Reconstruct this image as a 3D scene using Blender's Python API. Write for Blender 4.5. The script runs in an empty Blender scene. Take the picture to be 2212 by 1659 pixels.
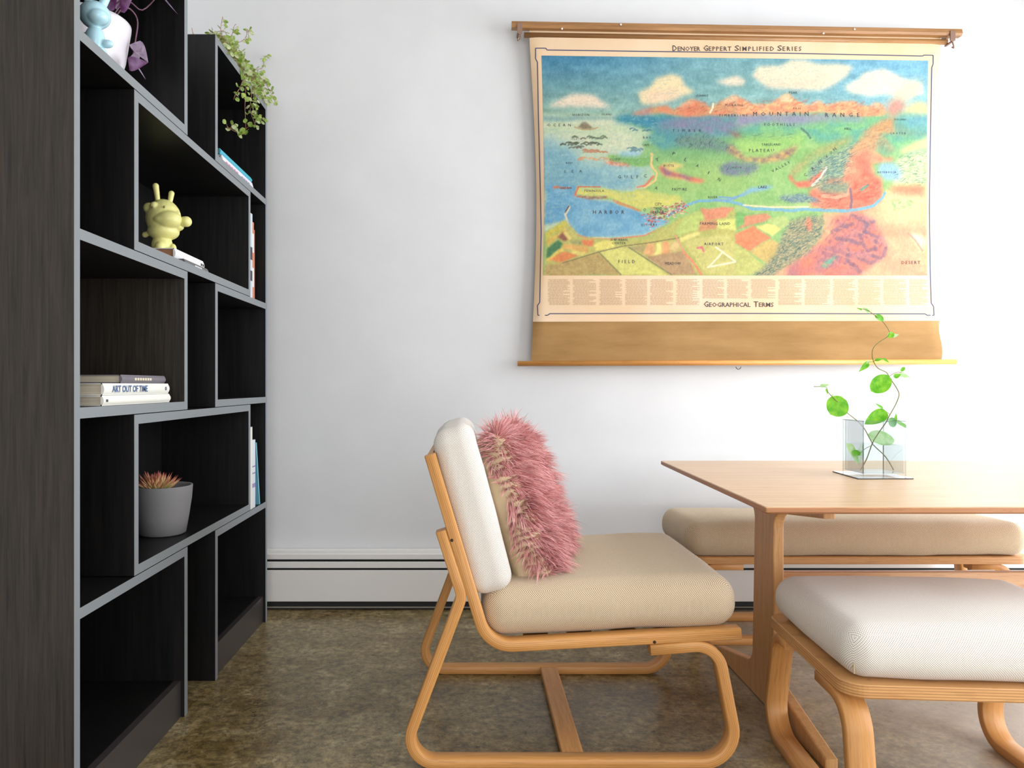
import bpy, bmesh, math, random
import numpy as np
from mathutils import Vector, Matrix, noise as mnoise
random.seed(7)
S = bpy.context.scene
COL = S.collection
PI = math.pi
F, VX, VY, CH = 1600.0, 1013.0, 832.0, 0.9      # focal (px), vanishing point, camera height

# ------------------------------------------------------------------ helpers
def at(px, py, Y):                  # world point seen at a pixel, at depth Y
    return Vector(((px-VX)*Y/F, Y, CH-(py-VY)*Y/F))
def atX(px, py, X):                 # world point seen at a pixel, on the plane x = X
    Y = X*F/(px-VX)
    return at(px, py, Y)
def lin(c):
    c = c/255.0
    return c/12.92 if c <= 0.04045 else ((c+0.055)/1.055)**2.4
def rgb(r, g, b): return (lin(r), lin(g), lin(b), 1.0)

def link(o, parent=None):
    COL.objects.link(o)
    if parent is not None: o.parent = parent
    return o
def empty(name, loc=(0,0,0), rz=0.0):
    o = bpy.data.objects.new(name, None); o.empty_display_size = .05
    o.location = loc; o.rotation_euler = (0,0,rz)
    return link(o)
def tag(o, label, cat, group=None):
    o['label'] = label; o['category'] = cat
    if group: o['group'] = group
    return o
def struct(o):
    o['kind'] = 'structure'; return o
def flat_obj(name, bm, mats, parent=None, smooth=False, local=True):
    """mesh object; if the parent is an empty with a transform, geometry in bm is world space -> local"""
    if parent is not None and local:
        M = world_of(parent).inverted()
        bmesh.ops.transform(bm, matrix=M, verts=bm.verts)
    me = bpy.data.meshes.new(name); bm.to_mesh(me); bm.free()
    if not isinstance(mats, (list, tuple)): mats = [mats]
    for m in mats: me.materials.append(m)
    if smooth:
        for p in me.polygons: p.use_smooth = True
    o = bpy.data.objects.new(name, me)
    return link(o, parent)
def world_of(o):
    M = Matrix.LocRotScale(o.location, o.rotation_euler, o.scale)
    return world_of(o.parent) @ M if o.parent else M
def copy_tree(o, parent=None):
    c = o.copy(); COL.objects.link(c); c.parent = parent
    for ch in list(o.children): copy_tree(ch, c)
    return c

def add_box(bm, x0, x1, y0, y1, z0, z1, mat=0, bev=0.0):
    t = bmesh.new()
    vs = [t.verts.new(p) for p in ((x0,y0,z0),(x1,y0,z0),(x1,y1,z0),(x0,y1,z0),(x0,y0,z1),(x1,y0,z1),(x1,y1,z1),(x0,y1,z1))]
    for f in ((3,2,1,0),(4,5,6,7),(0,1,5,4),(1,2,6,5),(2,3,7,6),(3,0,4,7)):
        t.faces.new([vs[i] for i in f])
    if bev: bmesh.ops.bevel(t, geom=t.edges[:], offset=bev, segments=2, affect='EDGES', profile=.5)
    for f in t.faces: f.material_index = mat
    merge(bm, t)
def merge(bm, t, M=None):
    if M is not None: bmesh.ops.transform(t, matrix=M, verts=t.verts)
    me = bpy.data.meshes.new('tmp'); t.to_mesh(me); t.free()
    bm.from_mesh(me); bpy.data.meshes.remove(me)
def box(name, x0, x1, y0, y1, z0, z1, mat, parent=None, bev=0.0, smooth=False):
    bm = bmesh.new(); add_box(bm, x0, x1, y0, y1, z0, z1, 0, bev)
    return flat_obj(name, bm, mat, parent, smooth)

def fillet(pts, rads, closed=False, seg=10):
    out = []; n = len(pts)
    for i in range(n):
        p = Vector(pts[i]); r = rads[i]
        if (not closed and i in (0, n-1)) or r <= 0:
            out.append(p); continue
        a = Vector(pts[i-1]); b = Vector(pts[(i+1) % n])
        u = (a-p).normalized(); v = (b-p).normalized()
        ang = u.angle(v)
        d = r/math.tan(ang/2)
        d = min(d, (a-p).length*.49 if closed else (a-p).length*.95, (b-p).length*.95)
        r = d*math.tan(ang/2)
        bis = (u+v).normalized(); c = p + bis*(r/math.sin(ang/2))
        s = p+u*d-c; e = p+v*d-c
        a0 = math.atan2(s.y, s.x); a1 = math.atan2(e.y, e.x)
        da = (a1-a0+PI) % (2*PI) - PI
        for k in range(seg+1):
            t = a0+da*k/seg
            out.append(c+Vector((math.cos(t), math.sin(t)))*r)
    return out
def band(bm, pts, rads, t, w0, w1, axis='Y', mat=0, seg=12):
    """bent laminated band: 2D centre line (a, z); thickness t, spans w0..w1 along axis; UV.y runs through the plies"""
    P = fillet(pts, rads, seg=seg); n = len(P)
    L, R = [], []
    for i, p in enumerate(P):
        d1 = (p-P[i-1]).normalized() if i > 0 else None
        d2 = (P[i+1]-p).normalized() if i < n-1 else None
        d = ((d1 or d2)+(d2 or d1)).normalized()
        nn = Vector((-d.y, d.x))
        k = 1.0
        if d1 and d2: k = 1/max(.5, nn.dot(Vector((-d1.y, d1.x))))
        L.append(p+nn*t/2*k); R.append(p-nn*t/2*k)
    c = .0022
    # cross-section: octagon-like with chamfered corners
    prof = []                                   # (frac across thickness 0..1, w)
    def sec(i):
        l, r = L[i], R[i]; dv = (r-l); u = c/dv.length
        pts2 = [(u, w0), (1-u, w0), (1, w0+c), (1, w1-c), (1-u, w1), (u, w1), (0, w1-c), (0, w0+c)]
        res = []
        for f, w in pts2:
            q = l+dv*f
            res.append(((q.x, w, q.y) if axis == 'Y' else (w, q.x, q.y), f))
        return res
    uvl = bm.loops.layers.uv.verify()
    rings = []
    dist = 0; dists = []
    for i in range(n):
        if i: dist += (P[i]-P[i-1]).length
        dists.append(dist)
        rings.append([(bm.verts.new(co), f) for co, f in sec(i)])
    for i in range(n-1):
        for k in range(8):
            a, b = rings[i][k], rings[i][(k+1) % 8]; c2, d2 = rings[i+1][(k+1) % 8], rings[i+1][k]
            f = bm.faces.new([a[0], b[0], c2[0], d2[0]]); f.material_index = mat
            side = k in (0, 4)
            for lp, (src, ds) in zip(f.loops, ((a, dists[i]), (b, dists[i]), (c2, dists[i+1]), (d2, dists[i+1]))):
                lp[uvl].uv = (ds, src[1] if side else 0.0)
            f.smooth = True
    for r_ in (rings[0][::-1], rings[-1]):
        f = bm.faces.new([v for v, _ in r_]); f.material_index = mat
        for lp, (v, fr) in zip(f.loops, r_): lp[uvl].uv = (0, fr)
    bmesh.ops.recalc_face_normals(bm, faces=bm.faces[:])
def prism(bm, poly, h0, h1, axis='Z', bev=0.0, mat=0, seg=2):
    """extrude 2D polygon; axis Z: (x,y)->z ; axis X: (y,z)->x"""
    t = bmesh.new()
    def mk(p, h): return (p[0], p[1], h) if axis == 'Z' else ((h, p[0], p[1]) if axis == 'X' else (p[0], h, p[1]))
    a = [t.verts.new(mk(p, h0)) for p in poly]; b = [t.verts.new(mk(p, h1)) for p in poly]
    n = len(poly)
    t.faces.new(a[::-1]); t.faces.new(b)
    rim = []
    for i in range(n): t.faces.new([a[i], a[(i+1) % n], b[(i+1) % n], b[i]])
    bmesh.ops.recalc_face_normals(t, faces=t.faces[:])
    if bev:
        e = [x for x in t.edges if len(x.link_faces) == 2 and any(len(f.verts) == n and n > 4 for f in x.link_faces)] if n > 4 else t.edges[:]
        bmesh.ops.bevel(t, geom=e, offset=bev, segments=seg, affect='EDGES', profile=.5, clamp_overlap=True)
    for f in t.faces: f.material_index = mat
    merge(bm, t)
def edge_uv(bm, z0, z1):            # plies run horizontally on the edges of boards
    uvl = bm.loops.layers.uv.verify()
    for f in bm.faces:
        side = abs(f.normal.z) < .75
        for lp in f.loops:
            lp[uvl].uv = (0, (lp.vert.co.z-z0)/(z1-z0) if side else 0)
def rbox(hx, hy, hz, r, n=20, puff=0.0, wob=0.0, seed=0, side=0.0, ends=0.0):
    bm = bmesh.new()
    nx = ny = nz = n
    def grid(fn):
        vs = [[bm.verts.new(fn(-1+2*i/n, -1+2*j/n)) for j in range(n+1)] for i in range(n+1)]
        for i in range(n):
            for j in range(n): bm.faces.new([vs[i][j], vs[i+1][j], vs[i+1][j+1], vs[i][j+1]])
    for s in (-1, 1):
        grid(lambda a, b, s=s: (a, b, s)); grid(lambda a, b, s=s: (a, s, b)); grid(lambda a, b, s=s: (s, a, b))
    bmesh.ops.remove_doubles(bm, verts=bm.verts, dist=1e-5)
    h = (hx, hy, hz)
    for v in bm.verts:
        p = v.co.copy()
        # concentrate samples in the rounded border
        e = []
        for k in range(3):
            rr = min(r, h[k]*.999); core = h[k]-rr
            tk = p[k]; b = .62 if core > rr*.4 else .2
            a = abs(tk)
            pos = core*(a/b) if a <= b else core+rr*math.sin((a-b)/(1-b)*PI/2) if False else (core*(a/b) if a <= b else core+rr*(a-b)/(1-b))
            e.append(math.copysign(pos, tk))
        x = Vector(e)
        q = Vector([max(-(h[k]-min(r, h[k]*.999)), min(h[k]-min(r, h[k]*.999), x[k])) for k in range(3)])
        d = x-q
        if d.length > 1e-9:
            m = max(abs(c) for c in d); 
            d = d.normalized()*m if m > 0 else d
        w = q+d
        fx = 1-(w.x/hx)**2; fy = 1-(w.y/hy)**2; fz = 1-(w.z/hz)**2
        w.z += puff*max(fx, 0)**.5*max(fy, 0)**.5*(1 if w.z > 0 else -0.15)*abs(w.z)/hz
        w.y += side*max(fx, 0)**.5*(w.y/hy)*max(fz, 0)
        w.x += ends*max(fy, 0)**.5*(w.x/hx)*max(fz, 0)
        if wob:
            nn = mnoise.noise_vector(Vector((w.x*7+seed, w.y*7, w.z*9)))
            w += nn*wob
        v.co = w
    bmesh.ops.recalc_face_normals(bm, faces=bm.faces[:]); bm.normal_update()
    uvl = bm.loops.layers.uv.verify()
    for f in bm.faces:
        a = max(range(3), key=lambda i: abs(f.normal[i])); u, v_ = [(1, 2), (0, 2), (0, 1)][a]
        for lp in f.loops: lp[uvl].uv = (lp.vert.co[u], lp.vert.co[v_])
    return bm
def lathe(bm, prof, c, seg=40, mat=0, smooth=True):
    rings = []
    for r, z in prof:
        rings.append([bm.verts.new((c[0]+r*math.cos(2*PI*k/seg), c[1]+r*math.sin(2*PI*k/seg), c[2]+z)) for k in range(seg)] if r > 1e-6 else [bm.verts.new((c[0], c[1], c[2]+z))])
    for a, b in zip(rings, rings[1:]):
        for k in range(seg):
            k2 = (k+1) % seg
            vs = []
            for v in (a[k % len(a)], a[k2 % len(a)], b[k2 % len(b)], b[k % len(b)]):
                if v not in vs: vs.append(v)
            if len(vs) > 2:
                f = bm.faces.new(vs); f.material_index = mat; f.smooth = smooth
    bmesh.ops.recalc_face_normals(bm, faces=bm.faces[:])
def smooth_pts(P, k=4):
    P = [Vector(p) for p in P]
    out = []
    for i in range(len(P)-1):
        p0, p1, p2, p3 = P[max(i-1, 0)], P[i], P[i+1], P[min(i+2, len(P)-1)]
        for j in range(k):
            t = j/k
            out.append(.5*((2*p1)+(-p0+p2)*t+(2*p0-5*p1+4*p2-p3)*t*t+(-p0+3*p1-3*p2+p3)*t**3))
    out.append(P[-1]); return out
def tube(bm, P, r0, r1=None, seg=8, mat=0, caps=True):
    if r1 is None: r1 = r0
    P = [Vector(p) for p in P]; n = len(P); rings = []
    up = Vector((.13, .21, .97))
    for i, p in enumerate(P):
        d = (P[min(i+1, n-1)]-P[max(i-1, 0)]).normalized()
        a = d.cross(up)
        if a.length < .1: a = d.cross(Vector((1, 0, 0)))
        a.normalize(); b = d.cross(a).normalized()
        r = r0+(r1-r0)*i/max(n-1, 1)
        rings.append([bm.verts.new(p+(a*math.cos(2*PI*k/seg)+b*math.sin(2*PI*k/seg))*r) for k in range(seg)])
    for x, y in zip(rings, rings[1:]):
        for k in range(seg):
            f = bm.faces.new([x[k], x[(k+1) % seg], y[(k+1) % seg], y[k]]); f.material_index = mat; f.smooth = True
    if caps:
        for rg in (rings[0][::-1], rings[-1]):
            f = bm.faces.new(rg); f.material_index = mat
def leaf(bm, c, d, nrm, L, W, cup=.15, mat=0, shape='round', n=8, bend=0.0, colr=None):
    """leaf blade from base c along d"""
    d = Vector(d).normalized(); nrm = Vector(nrm)
    s = d.cross(nrm).normalized(); nrm = s.cross(d).normalized()
    rows = []
    for i in range(n+1):
        t = i/n
        if shape == 'round': w = math.sin(PI*min(1, t*.97+.03))**.55
        elif shape == 'heart': w = (math.sin(PI*(t**.75)))**.75
        elif shape == 'lance': w = math.sin(PI*min(1, t**.6))**.9*(1-.3*t)
        else: w = (math.sin(PI*min(1.0, t*.8+.12)))*(1-t**3)
        w = max(w, 0.0)
        base = Vector(c)+d*(L*t)+nrm*(bend*L*t*t)
        rows.append([base+s*(W*w*k/2)+nrm*(cup*W*w*(abs(k)/2)**2*2) for k in (-1, -.5, 0, .5, 1)])
    vs = [[bm.verts.new(q) for q in r] for r in rows]
    for i in range(n):
        for k in range(4):
            f = bm.faces.new([vs[i][k], vs[i][k+1], vs[i+1][k+1], vs[i+1][k]]); f.material_index = mat; f.smooth = True
def ico(bm, c, r, sub=3, sc=(1, 1, 1), rot=None):
    t = bmesh.new(); bmesh.ops.create_icosphere(t, subdivisions=sub, radius=r)
    M = Matrix.Translation(c) @ (rot.to_4x4() if rot else Matrix.Identity(4)) @ Matrix.Diagonal((*sc, 1))
    for f in t.faces: f.smooth = True
    merge(bm, t, M)

# ------------------------------------------------------------------ materials
def mat(name, color=(.8,.8,.8,1), rough=.5, metal=0.0, spec=.5, **kw):
    m = bpy.data.materials.new(name); m.use_nodes = True
    b = m.node_tree.nodes['Principled BSDF']
    b.inputs['Base Color'].default_value = color; b.inputs['Roughness'].default_value = rough
    b.inputs['Metallic'].default_value = metal; b.inputs['Specular IOR Level'].default_value = spec
    for k, v in kw.items(): b.inputs[k].default_value = v
    return m
class N:
    def __init__(s, m): s.m = m; s.t = m.node_tree; s.b = s.t.nodes['Principled BSDF']
    def n(s, ty, **kw):
        x = s.t.nodes.new(ty)
        for k, v in kw.items(): setattr(x, k, v)
        return x
    def l(s, a, b): s.t.links.new(a, b)
    def coord(s, scale=(1,1,1), rot=(0,0,0), out='Object', loc=(0,0,0)):
        c = s.n('ShaderNodeTexCoord'); mp = s.n('ShaderNodeMapping')
        mp.inputs['Scale'].default_value = scale; mp.inputs['Rotation'].default_value = rot; mp.inputs['Location'].default_value = loc
        s.l(c.outputs[out], mp.inputs['Vector']); return mp.outputs[0]
    def noise(s, vec, scale=5, detail=4, rough=.5, dist=0.0):
        x = s.n('ShaderNodeTexNoise'); s.l(vec, x.inputs['Vector'])
        x.inputs['Scale'].default_value = scale; x.inputs['Detail'].default_value = detail
        x.inputs['Roughness'].default_value = rough; x.inputs['Distortion'].default_value = dist
        return x.outputs['Fac']
    def ramp(s, fac, stops):
        r = s.n('ShaderNodeValToRGB'); s.l(fac, r.inputs[0]); e = r.color_ramp.elements
        while len(e) < len(stops): e.new(.5)
        for el, (p, c) in zip(e, stops): el.position = p; el.color = c
        return r.outputs[0]
    def mix(s, a, b, fac, mode='MIX'):
        x = s.n('ShaderNodeMix', data_type='RGBA', blend_type=mode)
        for v, i in ((fac, 0), (a, 6), (b, 7)):
            if hasattr(v, 'links') or hasattr(v, 'is_linked'): s.l(v, x.inputs[i])
            else: x.inputs[i].default_value = v
        return x.outputs[2]
    def math(s, op, a, b=0.0):
        x = s.n('ShaderNodeMath', operation=op)
        for v, i in ((a, 0), (b, 1)):
            if hasattr(v, 'is_linked'): s.l(v, x.inputs[i])
            else: x.inputs[i].default_value = v
        return x.outputs[0]
    def bump(s, h, strength=.2, dist=.002):
        b = s.n('ShaderNodeBump'); b.inputs['Strength'].default_value = strength; b.inputs['Distance'].default_value = dist
        s.l(h, b.inputs['Height']); s.l(b.outputs[0], s.b.inputs['Normal'])
    def col(s, c): s.l(c, s.b.inputs['Base Color'])

def wood(name, c1, c2, scale=(2.5, 60, 60), rough=.45, ply=False, plycol=(96, 58, 30), spec=.4, nply=5, along=None):
    m = mat(name, rough=rough, spec=spec); k = N(m)
    v = k.coord(scale)
    if along:                       # grain follows the bent band
        tc = k.n('ShaderNodeTexCoord'); a_ = k.n('ShaderNodeSeparateXYZ'); b_ = k.n('ShaderNodeSeparateXYZ'); cb = k.n('ShaderNodeCombineXYZ')
        k.l(tc.outputs['UV'], a_.inputs[0]); k.l(tc.outputs['Object'], b_.inputs[0])
        k.l(k.math('MULTIPLY', a_.outputs['X'], 4.0), cb.inputs[0]); k.l(k.math('MULTIPLY', b_.outputs[along], 90.0), cb.inputs[1]); k.l(k.math('MULTIPLY', a_.outputs['Y'], 3.0), cb.inputs[2])
        v = cb.outputs[0]
    f = k.noise(v, 1.0, 6, .6, .4)
    c = k.ramp(f, [(.32, rgb(*c1)), (.68, rgb(*c2))])
    f2 = k.noise(k.coord(tuple(x*5 for x in scale)) if not along else v, 1.0 if not along else 3.0, 2, .5)
    c = k.mix(c, rgb(*[max(0, int(x*.82)) for x in c1]), k.math('MULTIPLY', k.math('GREATER_THAN', f2, .6), .35))
    if ply:
        uv = k.n('ShaderNodeTexCoord'); sp = k.n('ShaderNodeSeparateXYZ'); k.l(uv.outputs['UV'], sp.inputs[0])
        fr = k.math('FRACT', k.math('MULTIPLY', sp.outputs['Y'], float(nply)))
        d = k.math('LESS_THAN', k.math('ABSOLUTE', k.math('SUBTRACT', fr, .5)), .13)
        on = k.math('GREATER_THAN', sp.outputs['Y'], .02)
        c = k.mix(c, rgb(*plycol), k.math('MULTIPLY', k.math('MULTIPLY', d, on), .55))
    k.col(c); k.bump(f, .08, .001)
    return m
M_BEECH = wood('beech_laminate', (196, 136, 72), (216, 158, 92), (3, 70, 70), along='Y', ply=True, plycol=(150, 98, 52), nply=6)
M_BEECH2 = wood('beech_upright', (188, 130, 70), (208, 152, 90), (60, 60, 3), along='X', ply=True, plycol=(140, 88, 48), nply=6)
M_TOP = wood('beech_table_top', (202, 162, 122), (218, 184, 146), (2.2, 50, 50), rough=.32, ply=True, plycol=(120, 72, 40), nply=4, spec=.5)
M_LEG = wood('beech_trestle', (190, 138, 84), (208, 158, 104), (60, 60, 3), rough=.4)
M_EDGEPLY = wood('ply_edge', (140, 92, 54), (176, 124, 78), (60, 60, 3), rough=.5)

def black_wood():
    m = mat('black_oak_veneer', rough=.42, spec=.3); k = N(m)
    f = k.noise(k.coord((90, 90, 4)), 1.0, 5, .65, .3)
    k.col(k.ramp(f, [(.35, rgb(11, 12, 13)), (.7, rgb(29, 26, 24))]))
    k.bump(f, .12, .001); return m
M_BLACK = black_wood()
M_SIDE = mat('black_oak_side', rough=.5, spec=.3)
k = N(M_SIDE); f = k.noise(k.coord((130, 130, 5)), 1.0, 6, .7, .6)
k.col(k.ramp(f, [(.3, rgb(28, 26, 22)), (.72, rgb(62, 54, 45))])); k.bump(f, .15, .001)
M_EDGE = mat('grey_edging', rgb(126, 130, 132), .42, spec=.35)

def fabric(name, c1, c2, sc=440):
    m = mat(name, rough=.95, spec=.1); k = N(m)
    v = k.coord((1, 1, 1), rot=(.0, .0, 0), out='UV', loc=(0, 0, .0003))
    ch = k.n('ShaderNodeTexChecker'); ch.inputs['Scale'].default_value = sc
    vm = k.n('ShaderNodeVectorMath', operation='ADD'); 
    nz = k.n('ShaderNodeTexNoise'); nz.inputs['Scale'].default_value = 18; nz.inputs['Detail'].default_value = 1
    k.l(v, nz.inputs['Vector'])
    sc2 = k.n('ShaderNodeVectorMath', operation='SCALE'); sc2.inputs['Scale'].default_value = .002
    k.l(nz.outputs['Color'], sc2.inputs[0]); k.l(v, vm.inputs[0]); k.l(sc2.outputs[0], vm.inputs[1])
    k.l(vm.outputs[0], ch.inputs['Vector'])
    c = k.mix(rgb(*c1), rgb(*c2), ch.outputs['Fac'])
    big = k.noise(k.coord((300, 300, 12)), 1.0, 2)
    c = k.mix(c, rgb(*[int(x*.8) for x in c2]), k.math('MULTIPLY', big, .22))
    k.col(c); k.bump(ch.outputs['Fac'], .35, .0012)
    k.b.inputs['Sheen Weight'].default_value = .15
    return m
M_FAB = fabric('woven_upholstery', (244, 228, 200), (150, 120, 84))
M_FAB_LIT = fabric('woven_upholstery_lit', (248, 245, 239), (188, 173, 155))  # same weave in paler colours: brighter light on back cushion and ottoman painted in
M_LINEN = mat('beige_cotton', rgb(206, 184, 148), .9, spec=.1)
k = N(M_LINEN); k.bump(k.noise(k.coord(), 380, 2), .2, .001)

M_WALL = mat('white_wall', rgb(232, 232, 233), .8, spec=.15)
k = N(M_WALL); f = k.noise(k.coord(), 3.0, 5, .6)
k.col(k.ramp(f, [(.3, rgb(212, 211, 210)), (.7, rgb(219, 218, 217))])); k.bump(k.noise(k.coord(), 60, 3), .05, .002)
M_HEAT = mat('heater_enamel', rgb(226, 222, 216), .35, spec=.5)
M_DARK = mat('dark_gap', rgb(34, 34, 32), .7)

def concrete():
    m = mat('polished_concrete', rough=.35, spec=.45); k = N(m)
    v = k.coord()
    a = k.noise(v, 2.2, 6, .65, .6); b = k.noise(v, 9, 8, .78, .3); d = k.noise(v, 42, 5, .8)
    c = k.ramp(b, [(.36, rgb(108, 88, 46)), (.47, rgb(142, 120, 74)), (.56, rgb(172, 150, 102)), (.66, rgb(220, 204, 160))])
    c2 = k.ramp(a, [(.40, rgb(118, 96, 54)), (.58, rgb(166, 150, 112))])
    c = k.mix(c, c2, .4)
    dk = k.ramp(d, [(.40, rgb(92, 92, 92)), (.60, rgb(255, 255, 255))])
    c = k.mix(c, dk, .7, 'MULTIPLY')
    hl = k.math('GREATER_THAN', k.noise(v, 26, 6, .85, .4), .585)
    c = k.mix(c, rgb(196, 180, 136), k.math('MULTIPLY', hl, .28))
    sp = k.math('GREATER_THAN', k.noise(v, 70, 2, .5), .76)
    c = k.mix(c, rgb(196, 184, 156), k.math('MULTIPLY', sp, .5))
    # slab mixed paler towards the window side: window light painted into its colour
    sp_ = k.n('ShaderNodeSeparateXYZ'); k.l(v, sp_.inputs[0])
    win_light = k.math('MULTIPLY', k.math('ADD', sp_.outputs['X'], k.math('MULTIPLY', a, 1.6)), .45)
    win_light_mask = k.ramp(win_light, [(.66, (0, 0, 0, 1)), (1.0, (1, 1, 1, 1))])
    c = k.mix(c, k.mix(c, rgb(206, 200, 190), .68), win_light_mask)
    k.b.inputs['IOR'].default_value = 1.5
    k.col(c)
    r = k.math('ADD', k.math('MULTIPLY', b, .30), .16); k.l(r, k.b.inputs['Roughness'])
    k.bump(b, .12, .003); return m
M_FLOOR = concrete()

def glassy(name, tint, fac=.12, rough=.02):
    m = bpy.data.materials.new(name); m.use_nodes = True; t = m.node_tree
    for x in list(t.nodes): t.nodes.remove(x)
    o = t.nodes.new('ShaderNodeOutputMaterial'); mx = t.nodes.new('ShaderNodeMixShader')
    tr = t.nodes.new('ShaderNodeBsdfTransparent'); tr.inputs[0].default_value = tint
    gl = t.nodes.new('ShaderNodeBsdfGlossy'); gl.inputs['Roughness'].default_value = rough
    fr = t.nodes.new('ShaderNodeMath'); fr.operation = 'MULTIPLY'; lw = t.nodes.new('ShaderNodeLayerWeight'); lw.inputs[0].default_value = .12
    t.links.new(lw.outputs['Fresnel'], fr.inputs[0]); fr.inputs[1].default_value = .6
    ad = t.nodes.new('ShaderNodeMath'); ad.operation = 'ADD'; ad.inputs[1].default_value = fac
    t.links.new(fr.outputs[0], ad.inputs[0]); t.links.new(ad.outputs[0], mx.inputs[0])
    t.links.new(tr.outputs[0], mx.inputs[1]); t.links.new(gl.outputs[0], mx.inputs[2]); t.links.new(mx.outputs[0], o.inputs[0])
    return m
M_GLASS = glassy('clear_glass', (.95, .97, .97, 1), .05)
M_GLASSEDGE = glassy('glass_edge', (.90, .94, .93, 1), .12)
M_WATER = glassy('water', (.96, .985, .985, 1), .02)

def vcol_mat(name, rough=.6, attr='Col', spec=.3, trans=0.0):
    m = mat(name, rough=rough, spec=spec); k = N(m)
    a = k.n('ShaderNodeAttribute'); a.attribute_name = attr; k.col(a.outputs['Color'])
    return m
def leafmat(name, c1, c2, sc=40, rough=.45):
    m = mat(name, rough=rough, spec=.35); k = N(m)
    c = k.ramp(k.noise(k.coord(), sc, 3), [(.35, rgb(*c1)), (.65, rgb(*c2))]); k.col(c)
    # thin leaves let light through
    t = k.t; out = [x for x in t.nodes if x.type == 'OUTPUT_MATERIAL'][0]
    tl = k.n('ShaderNodeBsdfTranslucent'); k.l(c, tl.inputs[0]); mx = k.n('ShaderNodeMixShader'); mx.inputs[0].default_value = .4
    k.l(k.b.outputs[0], mx.inputs[1]); k.l(tl.outputs[0], mx.inputs[2]); k.l(mx.outputs[0], out.inputs[0])
    return m
# ------------------------------------------------------------------ room
XL, XR, YB, YF, ZC = -1.16, 2.40, 3.02, -2.4, 2.75
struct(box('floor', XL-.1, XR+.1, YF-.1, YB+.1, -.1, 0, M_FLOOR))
struct(box('ceiling', XL-.1, XR+.1, YF-.1, YB+.1, ZC, ZC+.1, M_WALL))
struct(box('wall_back', XL-.1, XR+.1, YB, YB+.1, 0, ZC, M_WALL))
struct(box('wall_left', XL-.1, XL, YF, YB, 0, ZC, M_WALL))
# right wall with a long window, front wall (behind the camera) with a window
def wall_with_hole(name, axis, c0, c1, a0, a1, h0, h1, z0, z1):
    bm = bmesh.new()
    for (s0, s1, t0, t1) in ((a0, h0, 0, ZC), (h1, a1, 0, ZC), (h0, h1, 0, z0), (h0, h1, z1, ZC)):
        if axis == 'X': add_box(bm, c0, c1, s0, s1, t0, t1)
        else: add_box(bm, s0, s1, c0, c1, t0, t1)
    return struct(flat_obj(name, bm, M_WALL))
WR = (.10, 2.92, .04, 2.35)
WF = (-.6, 2.2, .05, 2.3)
wall_with_hole('wall_right', 'X', XR, XR+.1, YF, YB, *WR)
wall_with_hole('wall_front', 'Y', YF-.1, YF, XL, XR, *WF)
M_FRAME = mat('white_window_frame', rgb(240, 240, 240), .4)
def window(name, axis, c, h0, h1, z0, z1, nb):
    bm = bmesh.new(); w = .05
    def bb(s0, s1, t0, t1):
        if axis == 'X': add_box(bm, c, c+.06, s0, s1, t0, t1)
        else: add_box(bm, s0, s1, c, c+.06, t0, t1)
    bb(h0, h1, z0, z0+w); bb(h0, h1, z1-w, z1); bb(h0, h0+w, z0+w, z1-w); bb(h1-w, h1, z0+w, z1-w)
    for i in range(1, nb):
        x = h0+(h1-h0)*i/nb; bb(x-.02, x+.02, z0+w, z1-w)
    return struct(flat_obj(name, bm, M_FRAME))
window('window_1', 'X', XR+.02, *WR, 3)
window('window_2', 'Y', YF-.08, *WF, 3)

# baseboard heater along the back wall
hY = 2.95
def hb(name, y0, y1, z0, z1, m, bev=.002):
    return box(name, -1.08, XR-.02, y0, y1, z0, z1, m, HE, bev)
HE = empty('baseboard_heater', (.8, 2.98, 0)); tag(HE, 'white metal baseboard heater running along foot of back wall', 'heater')
hb('back_plate', 3.005, 3.018, .02, .235, M_HEAT)
hb('hood', 2.956, 3.006, .2175, .229, M_HEAT)
hb('hood_front', 2.952, 2.960, .205, .2265, M_HEAT)
hb('damper', hY, 2.960, .171, .196, M_HEAT)
hb('front_panel', hY, 2.956, .0375, .163, M_HEAT)
hb('inner_element', 2.968, 3.004, .03, .216, M_DARK, 0)
hb('bottom_rail', 2.962, 2.968, .009, .014, mat('heater_rail', rgb(140, 135, 120), .4), 0)
hb('kick_recess', 2.972, 3.003, .001, .028, M_DARK, 0)

# ------------------------------------------------------------------ bookcases
XFR, XBK, T = -.772, -1.080, .022
def board(name, y0, y1, z0, z1, parent, xf=XFR, xb=XBK, m=None):
    bm = bmesh.new(); add_box(bm, xb, xf, y0, y1, z0, z1)
    for f in bm.faces:
        if f.calc_center_median().x > xf-1e-4: f.material_index = 1
    return flat_obj(name, bm, [m or M_BLACK, M_EDGE], parent)
Z1, Z2, Z3, Z4 = 1.585, 1.189, .8335, .4355
ZT = 1.968
A = empty('bookcase', (-.93, 1.74, 0)); tag(A, 'tall black wood bookcase nearest the camera with planter on its upper shelf', 'bookcase', 'black staggered bookcases')
board('side_panel', 1.448, 1.470, 0, ZT, A, m=M_SIDE)
for z in (ZT-T, Z1, Z2, Z3, Z4): board('shelf', 1.470, 2.010, z, z+T, A)
board('bottom_shelf', 1.470, 2.010, .076, .098, A, xf=XFR-.012)
board('divider', 2.010, 2.032, Z1, ZT, A); board('divider', 2.010, 2.032, Z3, Z2+T, A, m=M_SIDE); board('divider', 2.010, 2.032, 0, Z4+T, A)
box('back_panel', XBK-.006, XBK-.001, 1.448, 2.032, .076, ZT, M_BLACK, A)
M_PLINTH = mat('plinth_veneer', rgb(58, 54, 52), .32, spec=.5)
box('plinth', XFR-.028, XFR-.010, 1.470, 2.009, 0, .0985, M_PLINTH, A)
B = empty('bookcase', (-.93, 2.54, 0)); tag(B, 'tall black wood bookcase beside the back wall with trailing plant on top', 'bookcase', 'black staggered bookcases')
board('side_panel', 2.811, 2.833, 0, ZT, B)
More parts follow.
